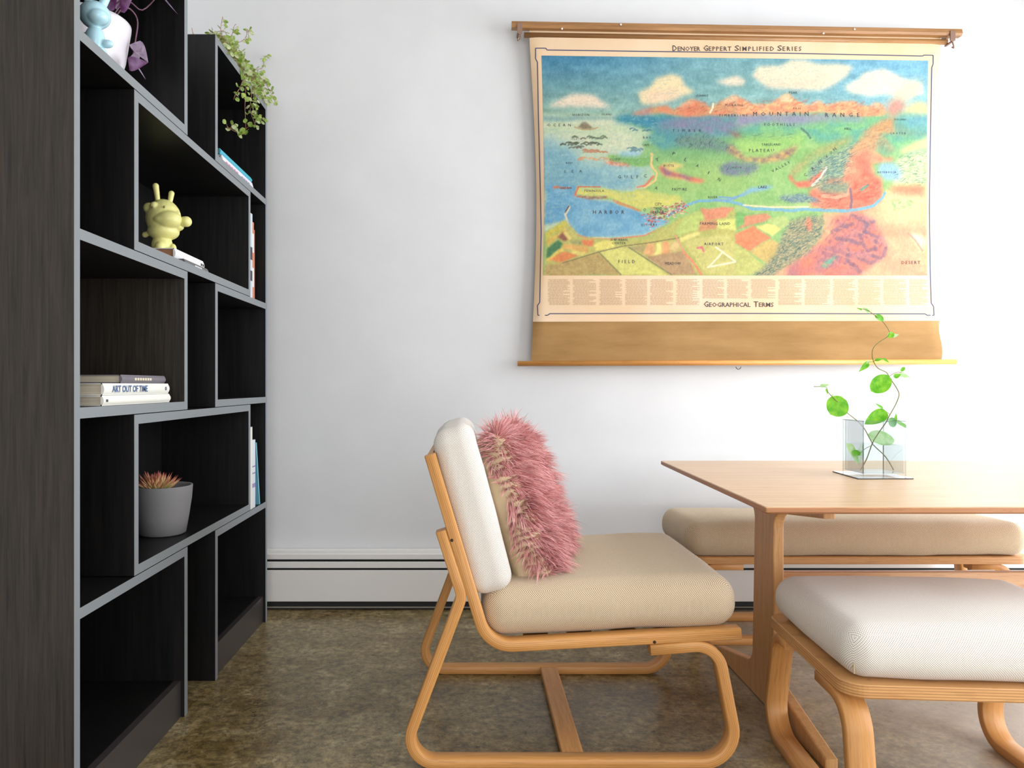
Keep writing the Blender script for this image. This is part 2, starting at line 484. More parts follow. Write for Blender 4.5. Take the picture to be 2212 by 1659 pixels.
for z in (ZT-T, Z1, Z2, Z3, Z4): board('shelf', 2.276, 2.811, z, z+T, B)
board('bottom_shelf', 2.276, 2.811, .076, .098, B, xf=XFR-.012)
board('divider', 2.254, 2.276, Z1, ZT, B); board('divider', 2.254, 2.276, Z3, Z2+T, B); board('divider', 2.254, 2.276, 0, Z4+T, B)
box('back_panel', XBK-.006, XBK-.001, 2.254, 2.833, .076, ZT, M_BLACK, B)
box('plinth', XFR-.028, XFR-.010, 2.277, 2.810, 0, .0985, M_PLINTH, B)
for lo, hi, what in ((Z2+T+.002, Z1-.002, 'upper black bridging shelf box holding yellow figurine between two bookcases'),
                     (Z4+T+.002, Z3-.002, 'lower black bridging shelf box holding potted succulent between two bookcases')):
    E = empty('shelf_box', (-.93, 2.16, lo)); tag(E, what, 'shelf box', 'bridging shelf boxes')
    board('side_panel', 1.7085, 1.7305, lo, hi, E, xb=XBK+.006); board('side_panel', 2.595, 2.617, lo, hi, E, xb=XBK+.006)
    board('top_panel', 1.7305, 2.595, hi-T, hi, E, xb=XBK+.006); board('bottom_panel', 1.7305, 2.595, lo, lo+T, E, xb=XBK+.006)
    box('back_panel', XBK, XBK+.005, 1.7085, 2.617, lo, hi, M_BLACK, E)

# ------------------------------------------------------------------ books
M_PAGE = mat('paper_pages', rgb(214, 202, 178), .8, spec=.1)
k = N(M_PAGE); k.col(k.ramp(k.noise(k.coord((3, 3, 900)), 1, 2), [(.3, rgb(190, 176, 150)), (.7, rgb(228, 218, 198))]))
def coverm(name, c, rough=.4): return mat(name, rgb(*c), rough)
def text_obj(name, s, size, m, parent, origin, xdir, ydir, off=.0006, sx=1.0, align='CENTER', bold=0.0, caps=None):
    """flat lettering as a mesh: origin = anchor, xdir reading direction, ydir up"""
    cu = bpy.data.curves.new(name, 'FONT'); cu.body = s; cu.size = size; cu.align_x = align; cu.align_y = 'CENTER'
    cu.resolution_u = 2; cu.offset = bold
    if caps: cu.space_character = caps
    tmp = bpy.data.objects.new('tmp', cu); COL.objects.link(tmp)
    dg = bpy.context.evaluated_depsgraph_get(); me = bpy.data.meshes.new_from_object(tmp.evaluated_get(dg))
    bpy.data.objects.remove(tmp)
    X = Vector(xdir).normalized(); Y = Vector(ydir).normalized(); Z = X.cross(Y)
    M = Matrix((( *(X*sx),), (*Y,), (*Z,))).transposed().to_4x4()
    M = Matrix.Translation(Vector(origin)+Z*off) @ M
    bm = bmesh.new(); bm.from_mesh(me); bpy.data.meshes.remove(me)
    bmesh.ops.transform(bm, matrix=M, verts=bm.verts)
    return bm
def lying_book(label, x0, x1, y0, y1, z0, z1, cm, group, spine='X', texts=(), cov=.0022, rz=0.0, category='book', round_spine=True, pm=None):
    """book lying flat, spine on the +X side (facing the room)"""
    E = empty('book', ((x0+x1)/2, (y0+y1)/2, z0), rz); tag(E, label, category, group)
    cx, cy = (x0+x1)/2, (y0+y1)/2
    L = world_of(E)
    def P(bm): bmesh.ops.transform(bm, matrix=L @ Matrix.Translation((-cx, -cy, -z0)), verts=bm.verts)
    bm = bmesh.new()
    add_box(bm, x0, x1-.003, y0, y1, z0, z0+cov); add_box(bm, x0, x1-.003, y0, y1, z1-cov, z1)
    h = z1-z0; poly = [(x1-.004, z0)]+[(x1-.004+.005*math.sin(PI*i/8), z0+h*i/8) for i in range(1, 8)]+[(x1-.004, z1), (x1-.006, z1), (x1-.006, z0)]
    prism(bm, poly, y0, y1, 'Y'); P(bm)
    cv = flat_obj('cover', bm, cm, E)
    bm = bmesh.new(); add_box(bm, x0+.004, x1-.006, y0+.004, y1-.004, z0+cov, z1-cov); P(bm)
    flat_obj('pages', bm, pm or M_PAGE, E)
    for (s, size, tm, v, sx, bold) in texts:
        if s[0] == '#':             # print too small to read: a row of short marks, '#' + how many
            for i in range(int(s[1:])):
                b2 = bmesh.new(); yc = y0+(y1-y0)*v+(i-(int(s[1:])-1)/2)*size*1.25; zc = (z0+z1)/2
                add_box(b2, x1+.0008, x1+.0017, yc-size*.42, yc+size*.42, zc-size*.28, zc+size*.28); P(b2); flat_obj('spine_mark', b2, tm, E)
            continue
        b2 = text_obj('spine_lettering', s, size, tm, None, (x1+.0012, y0+(y1-y0)*v, (z0+z1)/2), (0, 1, 0), (0, 0, 1), sx=sx, bold=bold)
        P(b2); flat_obj('spine_lettering', b2, tm, E)
    return E
def upright_book(label, xs, depth, y0, y1, z0, h, cm, group, lean=0.0, strip=None):
    """book standing with its spine facing the room"""
    E = empty('book', (xs-depth/2, (y0+y1)/2, z0)); tag(E, label, 'book', group)
    bm = bmesh.new(); c = .0018
    add_box(bm, xs-depth, xs, y0, y0+c, z0, z0+h); add_box(bm, xs-depth, xs, y1-c, y1, z0, z0+h); add_box(bm, xs-c, xs+.001, y0, y1, z0, z0+h)
    b2 = bmesh.new(); add_box(b2, xs-depth+.003, xs-c, y0+c, y1-c, z0+.003, z0+h-.003)
    Sh = Matrix.Identity(4); Sh[1][2] = lean; Mv = Matrix.Translation((0, 0, z0)) @ Sh @ Matrix.Translation((0, 0, -z0))
    for b in (bm, b2): bmesh.ops.transform(b, matrix=Mv, verts=b.verts)
    flat_obj('cover', bm, cm, E); flat_obj('pages', b2, M_PAGE, E)
    if strip:
        for (a, b_) in strip[1]:
            b3 = bmesh.new(); add_box(b3, xs+.001, xs+.0016, y0+c, y1-c, z0+h*a, z0+h*b_)
            bmesh.ops.transform(b3, matrix=Mv, verts=b3.verts); flat_obj('spine_print', b3, strip[0], E)
    return E
M_INK = mat('dark_ink', rgb(62, 60, 70), .7); M_INKB = mat('blue_ink', rgb(70, 95, 140), .7)
cW = coverm('white_cover', (226, 224, 214)); cW2 = coverm('ivory_cover', (230, 226, 214)); cG = coverm('grey_cover', (104, 100, 100)); cP = coverm('mauve_grey_cover', (112, 106, 112))
cC = coverm('cyan_cover', (70, 176, 196)); cT = coverm('teal_cover', (110, 176, 196)); cO = coverm('orange_cover', (206, 122, 84)); cLB = coverm('pale_blue_cover', (196, 206, 214))
M_PINK = coverm('pink_print', (206, 120, 160)); M_LILAC = coverm('lilac_print', (150, 130, 180)); M_WHITEINK = coverm('white_print', (225, 225, 220))
z = Z3+T+.0005
lying_book('plain white book at the bottom of the three-book stack', -1.00, -.776, 1.572, 1.925, z, z+.0215, cW2, 'books stacked on the middle shelf', texts=(('#1', .010, M_INK, .04, 1, 0),))
lying_book('thick white book titled ART OUT OF TIME in middle of stack', -1.01, -.779, 1.580, 1.925, z+.022, z+.048, cW, 'books stacked on the middle shelf', texts=(('ART OUT OF TIME', .021, M_INKB, .36, 1.02, .0004), ('O', .012, M_INK, .93, 1, .0006)))
lying_book('mauve grey book lying on top of the three-book stack', -1.00, -.797, 1.700, 1.945, z+.0485, z+.068, cP, 'books stacked on the middle shelf', texts=(('#7', .011, M_PAGE, .45, 1.0, 0),))
z = Z2+T+.002+T+.0005
lying_book('dark grey book lying under white one below yellow figurine', -1.03, -.792, 2.064, 2.250, z, z+.017, cG, 'books under the yellow figurine', texts=(('#5', .009, M_WHITEINK, .55, 1.2, 0),))
lying_book('white book with brown page edge directly beneath yellow figurine', -1.03, -.817, 2.060, 2.285, z+.0175, z+.046, coverm('white_cover_top', (228, 226, 224)), 'books under the yellow figurine', pm=coverm('brown_pages', (170, 120, 84), .7), texts=(('#2', .012, M_INK, .92, 1, 0),))
ZBOOK = z+.0465
z = Z1+T+.0005
lying_book('white book with pink lettering lying below the cyan book', -1.00, -.797, 2.395, 2.735, z, z+.038, coverm('white_cover_pink', (232, 226, 232)), 'books on the far top shelf', texts=(('#5', .022, M_PINK, .28, 1.1, .0006), ('#4', .020, M_LILAC, .72, 1.1, .0006)))
lying_book('thin cyan book lying on top of the pink-lettered white book', -1.00, -.800, 2.385, 2.730, z+.0385, z+.056, cC, 'books on the far top shelf')
z = Z2+T+.0005
upright_book('tall pale blue book standing tight against upper shelf box', -.776, .20, 2.622, 2.651, z, .300, cLB, 'upright books beside the upper shelf box', strip=(M_INK, ((.2, .32), (.45, .6))))
upright_book('orange book with white title standing second from the upper shelf box', -.778, .20, 2.652, 2.676, z, .275, cO, 'upright books beside the upper shelf box', strip=(M_WHITEINK, ((.15, .4), (.6, .85))))
upright_book('shorter rust-coloured book standing outermost beside the upper shelf box', -.780, .19, 2.677, 2.694, z, .252, coverm('rust_cover', (190, 98, 70)), 'upright books beside the upper shelf box')
z = Z4+T+.0005
upright_book('tall thin white book standing tight against lower shelf box', -.776, .20, 2.622, 2.650, z, .293, cW, 'upright books beside the lower shelf box')
upright_book('white picture book with small print in middle beside lower box', -.777, .20, 2.652, 2.690, z, .245, coverm('white_cover_print', (214, 218, 224)), 'upright books beside the lower shelf box', lean=0.0, strip=(M_LILAC, ((.3, .36), (.5, .52), (.6, .62))))
upright_book('slim teal book leaning outermost beside the lower shelf box', -.778, .19, 2.7445, 2.7565, z, .232, cT, 'upright books beside the lower shelf box', lean=-.19)

# ------------------------------------------------------------------ figurines
def remeshed(name, bm, m, parent, vox=.0022):
    o = flat_obj(name, bm, m, parent, True)
    md = o.modifiers.new('r', 'REMESH'); md.mode = 'VOXEL'; md.voxel_size = vox; md.use_smooth_shade = True
    s = o.modifiers.new('s', 'SMOOTH'); s.iterations = 6; s.factor = .5
    return o
M_YEL = mat('yellow_vinyl', rgb(226, 220, 142), .38, spec=.5, **{'Subsurface Weight': .15, 'Subsurface Scale': .01})
Yg = empty('figurine', (-.895, 2.17, ZBOOK), 0); tag(Yg, 'pale yellow vinyl rabbit-eared figurine with round nose on stacked books', 'figurine')
def fp(dx, dy, dz): return Vector((-.895+dx, 2.17+dy, ZBOOK+dz))
bm = bmesh.new()
ico(bm, fp(0, 0, .107), .05, sc=(1.0, .95, 1.12))                      # head
ico(bm, fp(.022, -.022, .098), .036, sc=(1.1, .9, .75))                # cheek / muzzle
ico(bm, fp(.012, -.034, .096), .022, sc=(1.3, .9, .7))
ico(bm, fp(.0, 0, .068), .043, sc=(1.05, 1, .62))                      # jaw
ico(bm, fp(.042, .0, .082), .016, sc=(1.1, 1, .8))
ico(bm, fp(-.034, -.02, .132), .016); ico(bm, fp(-.012, -.036, .135), .012)
ico(bm, fp(-.004, 0, .028), .03, sc=(1.0, .9, 1.1))                    # body
ico(bm, fp(.0, -.024, .018), .014, sc=(1.0, 1, 1.1)); ico(bm, fp(.030, -.004, .016), .010, sc=(1, 1, 1.6))
ico(bm, fp(-.012, -.018, .0085), .016, sc=(1.3, 1.2, .55)); ico(bm, fp(.026, -.012, .0085), .017, sc=(1.3, 1.1, .55))
ico(bm, fp(-.012, .018, .0085), .016, sc=(1.3, 1.2, .55))
ico(bm, fp(-.052, -.004, .058), .009); ico(bm, fp(-.046, -.006, .060), .008)   # tail
ico(bm, fp(.046, -.012, .118), .007, sc=(1.2, 1, 1)); 
remeshed('body', bm, M_YEL, Yg)
bm = bmesh.new(); tube(bm, smooth_pts([fp(.052, -.002, .094), fp(.062, -.004, .096), fp(.069, -.005, .096)]), .015, .015, 16); ico(bm, fp(.069, -.005, .096), .0158)
remeshed('nose', bm, M_YEL, Yg, .002)
for (a, b, r) in ((fp(-.010, -.014, .150), fp(-.016, -.016, .197), .0092), (fp(.016, .006, .150), fp(.021, .006, .181), .0086)):
    bm = bmesh.new(); tube(bm, [a, a.lerp(b, .5), b], r*.72, r*.98, 20); ico(bm, b, r)
    remeshed('ear', bm, M_YEL, Yg, .0016)
M_EYE = mat('olive_paint', rgb(150, 142, 84), .5)
for p in (fp(-.012, -.0455, .129), fp(.020, -.0435, .130)):
    bm = bmesh.new(); ico(bm, p, .0032, sc=(1, .5, 1.3), sub=2); flat_obj('eye', bm, M_EYE, Yg, True)

M_BLUE = mat('pale_blue_vinyl', rgb(176, 214, 224), .25, spec=.6, **{'Subsurface Weight': .15, 'Subsurface Scale': .01})
zS = Z1+T
Bg = empty('figurine', (-.808, 1.60, zS)); tag(Bg, 'glossy pale blue rabbit figurine standing before white planter on upper shelf', 'figurine')
def gp(dx, dy, dz): return Vector((-.808+dx, 1.60+dy, zS+dz))
bm = bmesh.new()
ico(bm, gp(0, 0, .092), .031, sc=(1.05, 1, .95)); ico(bm, gp(.012, -.012, .082), .021, sc=(1.1, 1, .8))
ico(bm, gp(0, 0, .040), .021, sc=(1, .9, 1.35)); ico(bm, gp(.026, 0, .030), .009, sc=(1.6, 1, 1)); ico(bm, gp(-.024, 0, .046), .008, sc=(1.4, 1, 1.2))
ico(bm, gp(-.008, -.006, .010), .014, sc=(1, 1.3, .7)); ico(bm, gp(.014, -.006, .010), .014, sc=(1, 1.3, .7))
remeshed('body', bm, M_BLUE, Bg, .0018)
for sx, tip in ((-.012, (-.022, 0, .172)), (.016, (.024, .002, .135))):
    bm = bmesh.new(); a = gp(sx, 0, .112); b = gp(*tip); tube(bm, [a, a.lerp(b, .5), b], .009, .0095, 16); ico(bm, b, .0098)
    remeshed('ear', bm, M_BLUE, Bg, .0016)

# ------------------------------------------------------------------ pots and plants
M_POTW = mat('white_ceramic', rgb(222, 216, 220), .3, spec=.5)
M_SOIL = mat('soil', rgb(52, 42, 34), .95); k = N(M_SOIL); k.bump(k.noise(k.coord(), 200, 4), .8, .004)
WPc = (-.93, 1.80, zS+.0005)
WP = empty('potted_plant', WPc); tag(WP, 'purple trailing houseplant in tapered white pot on upper shelf', 'plant')
bm = bmesh.new(); lathe(bm, [(0, 0), (.058, 0), (.066, .006), (.088, .09), (.100, .168), (.1005, .175), (.097, .176), (.094, .168), (.085, .10), (.08, .08)], WPc, 64)
flat_obj('pot', bm, M_POTW, WP)
bm = bmesh.new(); lathe(bm, [(0, .150), (.05, .152), (.0915, .148)], WPc, 32); flat_obj('soil', bm, M_SOIL, WP)
M_PUR = leafmat('purple_leaf', (120, 58, 112), (186, 150, 190), 25)
M_PUR2 = leafmat('lilac_leaf', (150, 120, 160), (206, 186, 204), 30)
def px(P, Y): return at(P[0], P[1], Y)
def leafobj(name, m, parent, args, **kw):
    bm = bmesh.new(); leaf(bm, *args, **kw); return flat_obj(name, bm, m, parent, True)
rim = Vector(WPc)+Vector((0, 0, .15))
for (P0, P1, Y0, Y1, W, m, cp) in (
    ((238, 24), (258, -40), 1.74, 1.70, .026, M_PUR, .5), ((262, 26), (300, -26), 1.76, 1.72, .030, M_PUR, .4), ((252, 20), (232, -50), 1.80, 1.82, .022, M_PUR2, .4),
    ((250, 20), (278, -60), 1.84, 1.85, .03, M_PUR, .4)):
    a, b = px(P0, Y0), px(P1, Y1); a2 = a.lerp(rim, .25)
    leafobj('leaf', m, WP, (a, b-a, (.35, -1, .2), (b-a).length, W), cup=cp, shape='lance', bend=.1)
for (P0, P1, P2, Y, W, m) in (((290, 92), (300, 100), (323, 142), 1.83, .035, M_PUR2), ((283, 140), (300, 128), (309, 98), 1.84, .022, M_PUR2), ((278, 140), (296, 134), (326, 136), 1.80, .036, M_PUR)):
    a, b = px(P0, Y), px(P2, Y-.03); leafobj('leaf', m, WP, (a, b-a, (.5, -1, -.3), (b-a).length*1.02, W), cup=.6, shape='lance', bend=.12)
a, b = px((294, 140), 1.80), px((315, 172), 1.80); leafobj('leaf', M_PUR2, WP, (a, b-a, (1, -.6, .2), (b-a).length, .0055), cup=.3, shape='lance')
a, b = px((345, -14), 1.98), px((383, 35), 1.95); leafobj('leaf', M_PUR2, WP, (a, b-a, (1, -.6, .2), (b-a).length, .009), cup=.4, shape='lance', bend=.05)
bm = bmesh.new()
for pts in ([rim+Vector((.02, -.02, 0)), px((262, 0), 1.76), px((262, 26), 1.76)], [rim+Vector((.05, .0, 0)), rim+Vector((.09, 0, .06)), px((296, 40), 1.84), px((292, 92), 1.84), px((284, 140), 1.84)],
            [rim+Vector((.0, .05, 0)), rim+Vector((.05, .09, .12)), rim+Vector((.07, .15, .13)), px((345, -14), 1.98)]):
    tube(bm, smooth_pts(pts, 5), .0022, .0016, 6)
flat_obj('stem', bm, leafmat('purple_stem', (130, 90, 110), (160, 120, 140)), WP)

# succulent
SPc = (-.862, 2.085, Z4+T+.002+T+.0005)
SP = empty('potted_plant', SPc); tag(SP, 'small spiky red-tipped succulent in grey pot inside lower shelf box', 'plant')
M_POTG = mat('grey_stoneware', rgb(128, 126, 126), .75, spec=.2); k = N(M_POTG); k.bump(k.noise(k.coord((4, 4, 500)), 1, 2), .12, .001)
bm = bmesh.new(); lathe(bm, [(0, 0), (.055, 0), (.062, .004), (.070, .05), (.0775, .10), (.080, .134), (.0795, .137), (.075, .137), (.0735, .13), (.070, .10)], SPc, 64)
flat_obj('pot', bm, M_POTG, SP)
bm = bmesh.new(); lathe(bm, [(0, .123), (.04, .124), (.0725, .120)], SPc, 32); flat_obj('soil', bm, M_SOIL, SP)
def succ_mat():
    m = mat('succulent_leaf', rough=.45, spec=.35); k = N(m)
    a = k.n('ShaderNodeAttribute'); a.attribute_name = 'tip'
    k.col(k.ramp(a.outputs['Fac'], [(0.0, rgb(120, 140, 70)), (.45, rgb(206, 204, 136)), (.75, rgb(216, 160, 116)), (.96, rgb(176, 84, 80))])); return m
M_SUC = succ_mat()
bm = bmesh.new(); tl = bm.verts.layers.float.new('tip')
random.seed(4)
cc = Vector(SPc)+Vector((-.012, -.012, .118))
for i in range(92):
    t = i/91; ang = i*2.39996; el = math.radians(84-76*t**.8+random.uniform(-5, 5)); L = (.046+.024*t)*random.uniform(.85, 1.1); w = .011
    d = Vector((math.cos(ang)*math.cos(el), math.sin(ang)*math.cos(el), math.sin(el))); sdir = d.cross(Vector((0, 0, 1))).normalized(); nd = sdir.cross(d)
    base = cc+d*.006; prev = None
    for j in range(6):
        s = j/5; ww = w*.5*(math.sin(PI*min(.97, .2+.8*s)))**.8 if j < 5 else .0003
        p = base+d*(L*s)+nd*(L*.22*s*s)
        ring = [bm.verts.new(p+sdir*ww*math.cos(a)+nd*ww*.5*math.sin(a)) for a in (0, PI/3, 2*PI/3, PI, 4*PI/3, 5*PI/3)]
        for v in ring: v[tl] = s
        if prev:
            for q in range(6):
                f = bm.faces.new([prev[q], prev[(q+1) % 6], ring[(q+1) % 6], ring[q]]); f.smooth = True
        prev = ring
flat_obj('rosette', bm, M_SUC, SP, True)

# trailing plant on the far bookcase
TPc = (-.945, 2.52, ZT+.0005)
TP = empty('potted_plant', TPc); tag(TP, 'light green creeping plant spilling over top of the far bookcase', 'plant')
bm = bmesh.new(); lathe(bm, [(0, 0), (.06, 0), (.075, .05), (.078, .052), (.072, .05), (.066, .03), (0, .04)], TPc, 32)
flat_obj('pot', bm, mat('terracotta', rgb(176, 110, 80), .8), TP)
random.seed(11)
M_IV = leafmat('ivy_leaf', (112, 146, 52), (186, 204, 110), 60); M_IV2 = leafmat('pale_ivy_leaf', (160, 180, 110), (218, 222, 176), 60)
bl = bmesh.new(); bs = bmesh.new()
top0 = Vector(TPc)+Vector((0, 0, .05))
def strand(P, dens=1.0, lw=1.0, lm=None):
    Q = smooth_pts(P, 5); tube(bs, Q, .0011, .0008, 5)
    for i in range(len(Q)-1):
        seg = (Q[i+1]-Q[i]); m = seg.length/.011*dens
        for _ in range(int(m)+(random.random() < m % 1)):
            c = Q[i].lerp(Q[i+1], random.random())
            d = Vector((random.uniform(-.3, 1), random.uniform(-1, 1), random.uniform(-.6, .8))).normalized()
            c2 = c+d*random.uniform(.004, .014); tube(bs, [c, c2], .0005, .0005, 3, caps=False)
            r = random.uniform(.010, .019)*lw
            leaf(bl, c2, d+Vector((0, 0, -.3)), (random.uniform(0, 1), -1, random.uniform(.1, 1)), r, r*random.uniform(.8, 1.1), cup=random.uniform(-.2, .3), shape='round', n=4, mat=(random.random() < .4) if lm is None else lm)
strand([top0, atX(474, 88, -.83), atX(477, 58, -.82), atX(481, 36, -.82)], .9, .9)
strand([top0, atX(492, 84, -.83), atX(505, 58, -.82), atX(510, 52, -.81)], 1.4, 1.1)
strand([top0, atX(520, 90, -.84), atX(534, 64, -.83), atX(536, 72, -.81)], 1.0, 1)
strand([top0, atX(555, 150, -.84), atX(570, 128, -.82), atX(575, 120, -.82)], .9, 1)
strand([top0, top0+Vector((-.0, .02, .06)), Vector((-.95, 2.54, 2.125))], .8, .7)
strand([top0, atX(530, 140, -.79), atX(531, 180, -.762), atX(529, 230, -.760), atX(530, 285, -.760), atX(515, 287, -.755), atX(490, 274, -.75)], .85, 1.1)
strand([top0, atX(538, 150, -.79), atX(545, 190, -.765), atX(540, 235, -.76), atX(553, 272, -.76)], 1.2, 1)
strand([top0, atX(545, 150, -.79), atX(550, 195, -.765), atX(548, 245, -.76), atX(566, 262, -.76)], 1.2, 1)
strand([top0, atX(548, 160, -.79), atX(572, 180, -.765), atX(585, 200, -.755), atX(598, 228, -.745)], 1.1, 1.1)
strand([top0, atX(545, 170, -.79), atX(566, 195, -.765), atX(578, 215, -.755), atX(590, 222, -.745)], 1.0, 1)
strand([top0, atX(520, 150, -.79), atX(520, 185, -.763), atX(508, 205, -.76), atX(505, 215, -.76)], 1.1, 1)
for i in range(66):
    t = random.random(); e = atX(476+84*t, 84+122*t+random.uniform(-26, 8), random.uniform(-.83, -.775))
    q = top0.lerp(e, .5)+Vector((0, 0, random.uniform(.0, .03)))
    e2 = e+Vector((random.uniform(-.01, .02), random.uniform(-.03, .04), random.uniform(-.05, .01)))
    if e2.z < ZT+.004: e2.x = max(e2.x, -.764)
    if e.z < ZT+.006: e.z = ZT+.006
    strand([top0, q, e, e2], 1.15, 1.0)
for v in list(bs.verts)+list(bl.verts):             # nothing sinks through the board
    if v.co.x < XFR+.002 and v.co.z < ZT+.001 and v.co.z > ZT-.12: v.co.z = ZT+.002
flat_obj('foliage', bl, [M_IV, M_IV2], TP, True)
flat_obj('stems', bs, leafmat('pink_brown_stem', (176, 120, 90), (206, 160, 130)), TP)
# ------------------------------------------------------------------ wall map
YM = 2.958
def z1(*p): return [(1090+x/4.424, 30+y/4.424) for x, y in p]
def z2(*p): return [(1590+x/4.424, 30+y/4.424) for x, y in p]
def z3(*p): return [(1090+x/3.95, 400+y/3.95) for x, y in p]
def z4(*p): return [(1590+x/3.95, 400+y/3.95) for x, y in p]
def edgeL(y):
    v = (y-66)/(779-66); return 1143+5*v+13*math.sin(PI*min(max(v, 0), 1))**1.2
def edgeR(y):
    v = (y-80)/(778-80); return 2032+2*v-14*math.sin(PI*min(max(v, 0), 1))**1.3 + (2.5*math.sin((y-690)/88*2*PI)*-1 if y > 690 else 0)
def sheetY(px_, py_):
    l = (px_-edgeL(py_))/22.0; r = (edgeR(py_)-px_)/22.0
    d = 0.0
    for e in (l, r):
        if e < 1: d += .020*(1-max(e, 0))**2*math.sin(PI*min(max((py_-66)/713, 0), 1))**.6
    return YM - .004*math.sin(px_*.006)*math.sin(PI*(py_-66)/713) + d
def P(px_, py_, off=0.0): return at(px_, py_, sheetY(px_, py_)-off)
MAP = empty('wall_map', at(1588, 420, YM)); tag(MAP, 'vintage illustrated pull-down geography map hanging on white back wall', 'map')
def sheet(name, y0f, y1f, m, nx, ny, off=0.0, xl=None, xr=None):
    bm = bmesh.new(); vs = []
    for j in range(ny+1):
        row = []
        for i in range(nx+1):
            u, v = i/nx, j/ny
            yl, yr = y0f[0]+(y1f[0]-y0f[0])*v, y0f[1]+(y1f[1]-y0f[1])*v
            y = yl+(yr-yl)*u
            L = edgeL(y) if xl is None else xl(y); R = edgeR(y) if xr is None else xr(y)
            # more columns near the curled edges
            x = L+(R-L)*u
            row.append(bm.verts.new(P(x, y, off)))
        vs.append(row)
    for j in range(ny):
        for i in range(nx):
            f = bm.faces.new([vs[j+1][i], vs[j+1][i+1], vs[j][i+1], vs[j][i]]); f.smooth = True
    return flat_obj(name, bm, m, MAP)
M_PAPER = mat('aged_paper', rgb(224, 190, 156), .6, spec=.25)
k = N(M_PAPER); k.col(k.ramp(k.noise(k.coord(), 2.5, 5, .6), [(.3, rgb(212, 180, 140)), (.7, rgb(224, 196, 166))]))
M_CANVAS = mat('brown_canvas', rgb(176, 134, 78), .7, spec=.2)
k = N(M_CANVAS); k.col(k.ramp(k.noise(k.coord((2, 2, 9)), 1.6, 6, .65), [(.3, rgb(142, 106, 60)), (.7, rgb(168, 130, 82))]))
sheet('print_sheet', (62, 76), (695, 693), M_PAPER, 160, 60)
sheet('canvas_backing', (693, 691), (781, 779), M_CANVAS, 160, 16, off=-.0008)

# the printed landscape, as colours on a fine mesh
NXP, NYP = 620, 350
X0, X1 = 1170.0, 2006.0
gu, gv = np.meshgrid(np.linspace(0, 1, NXP+1), np.linspace(0, 1, NYP+1))
def xl(y): return 1168+7*math.sin(PI*(y-66)/713)*1.0
def xr(y): return 2006-4*math.sin(PI*(y-66)/713)
GY = (120+11*gu)*(1-gv)+595*gv
GX = 1170+(2005-1170)*gu
rs = np.random.RandomState(3)
def vnoise(x, y, s, seed=0):
    r = np.random.RandomState(seed).rand(64, 64)
    x = x/s; y = y/s; xi = np.floor(x).astype(int); yi = np.floor(y).astype(int); fx = x-xi; fy = y-yi
    fx = fx*fx*(3-2*fx); fy = fy*fy*(3-2*fy)
    g = lambda a, b: r[a % 64, b % 64]
    return (g(xi, yi)*(1-fx)+g(xi+1, yi)*fx)*(1-fy)+(g(xi, yi+1)*(1-fx)+g(xi+1, yi+1)*fx)*fy
def fbm(x, y, s, seed=0):
    return sum(vnoise(x, y, s/2**i, seed+i)*.5**i for i in range(4))/1.875
IMG = np.zeros(GX.shape+(3,)); 
def L3(c): return np.array([float(v) for v in c])
WX = GX+(fbm(GX, GY, 30, 5)-.5)*9; WY = GY+(fbm(GX, GY, 30, 9)-.5)*7
def blur(m, r):
    r = int(round(r))
    if r < 1: return m
    for ax in (0, 1):
        for _ in range(2):
            c = np.cumsum(np.pad(m, [(r+1, r) if a == ax else (0, 0) for a in (0, 1)], mode='edge'), axis=ax)
            m = (np.take(c, range(2*r+1, c.shape[ax]), axis=ax)-np.take(c, range(0, c.shape[ax]-2*r-1), axis=ax))/(2*r+1)
    return m
def pip(poly, X, Y):
    ins = np.zeros(X.shape, bool); n = len(poly)
    for i in range(n):
        (xa, ya), (xb, yb) = poly[i], poly[(i+1) % n]
        if ya == yb: continue
        c = ((ya > Y) != (yb > Y)) & (X < (xb-xa)*(Y-ya)/(yb-ya)+xa)
        ins ^= c
    return ins
def paint(poly, c, soft=1.5, a=1.0, warp=True, grain=0.0, gs=4, c2=None):
    global IMG
    m = pip(poly, WX if warp else GX, WY if warp else GY).astype(float)
    m = blur(m, soft/1.35)*a
    col = L3(c)
    if c2 is not None:
        g = np.clip((fbm(GX*1.0, GY*1.6, gs, 21)-.32)/.36, 0, 1)[..., None]
        col = L3(c)*(1-g)+L3(c2)*g
    IMG = IMG*(1-m[..., None])+col*m[..., None]
def stroke(pts, w, c, a=1.0, soft=.8):
    global IMG
    d = np.full(GX.shape, 1e9); GX_, GY_ = (WX, WY) if w > 3.5 else (GX, GY)
    for (xa, ya), (xb, yb) in zip(pts, pts[1:]):
        dx, dy = xb-xa, yb-ya; t = np.clip(((GX_-xa)*dx+(GY_-ya)*dy)/(dx*dx+dy*dy+1e-9), 0, 1)
        d = np.minimum(d, np.hypot(GX_-xa-t*dx, GY_-ya-t*dy))
    m = np.clip((w/2+soft-d)/soft, 0, 1)*a
    IMG = IMG*(1-m[..., None])+L3(c)*m[..., None]
def hatch(poly, c, ang, per=5.0, a=.6, seed=40, soft=4):
    global IMG
    m = blur(pip(poly, WX, WY).astype(float), soft/1.35)
    th_ = math.radians(ang); w_ = (GX*math.cos(th_)+GY*math.sin(th_))+(fbm(GX, GY, 14, seed)-.5)*16
    l_ = (-GX*math.sin(th_)+GY*math.cos(th_))
    s_ = np.clip(np.sin(w_*2*PI/per)*1.4, 0, 1)*np.clip((vnoise(w_*2.2, l_, 6, seed+3)-.35)*3, 0, 1)
    m = (m*s_*a)[..., None]; IMG = IMG*(1-m)+L3(c)*m
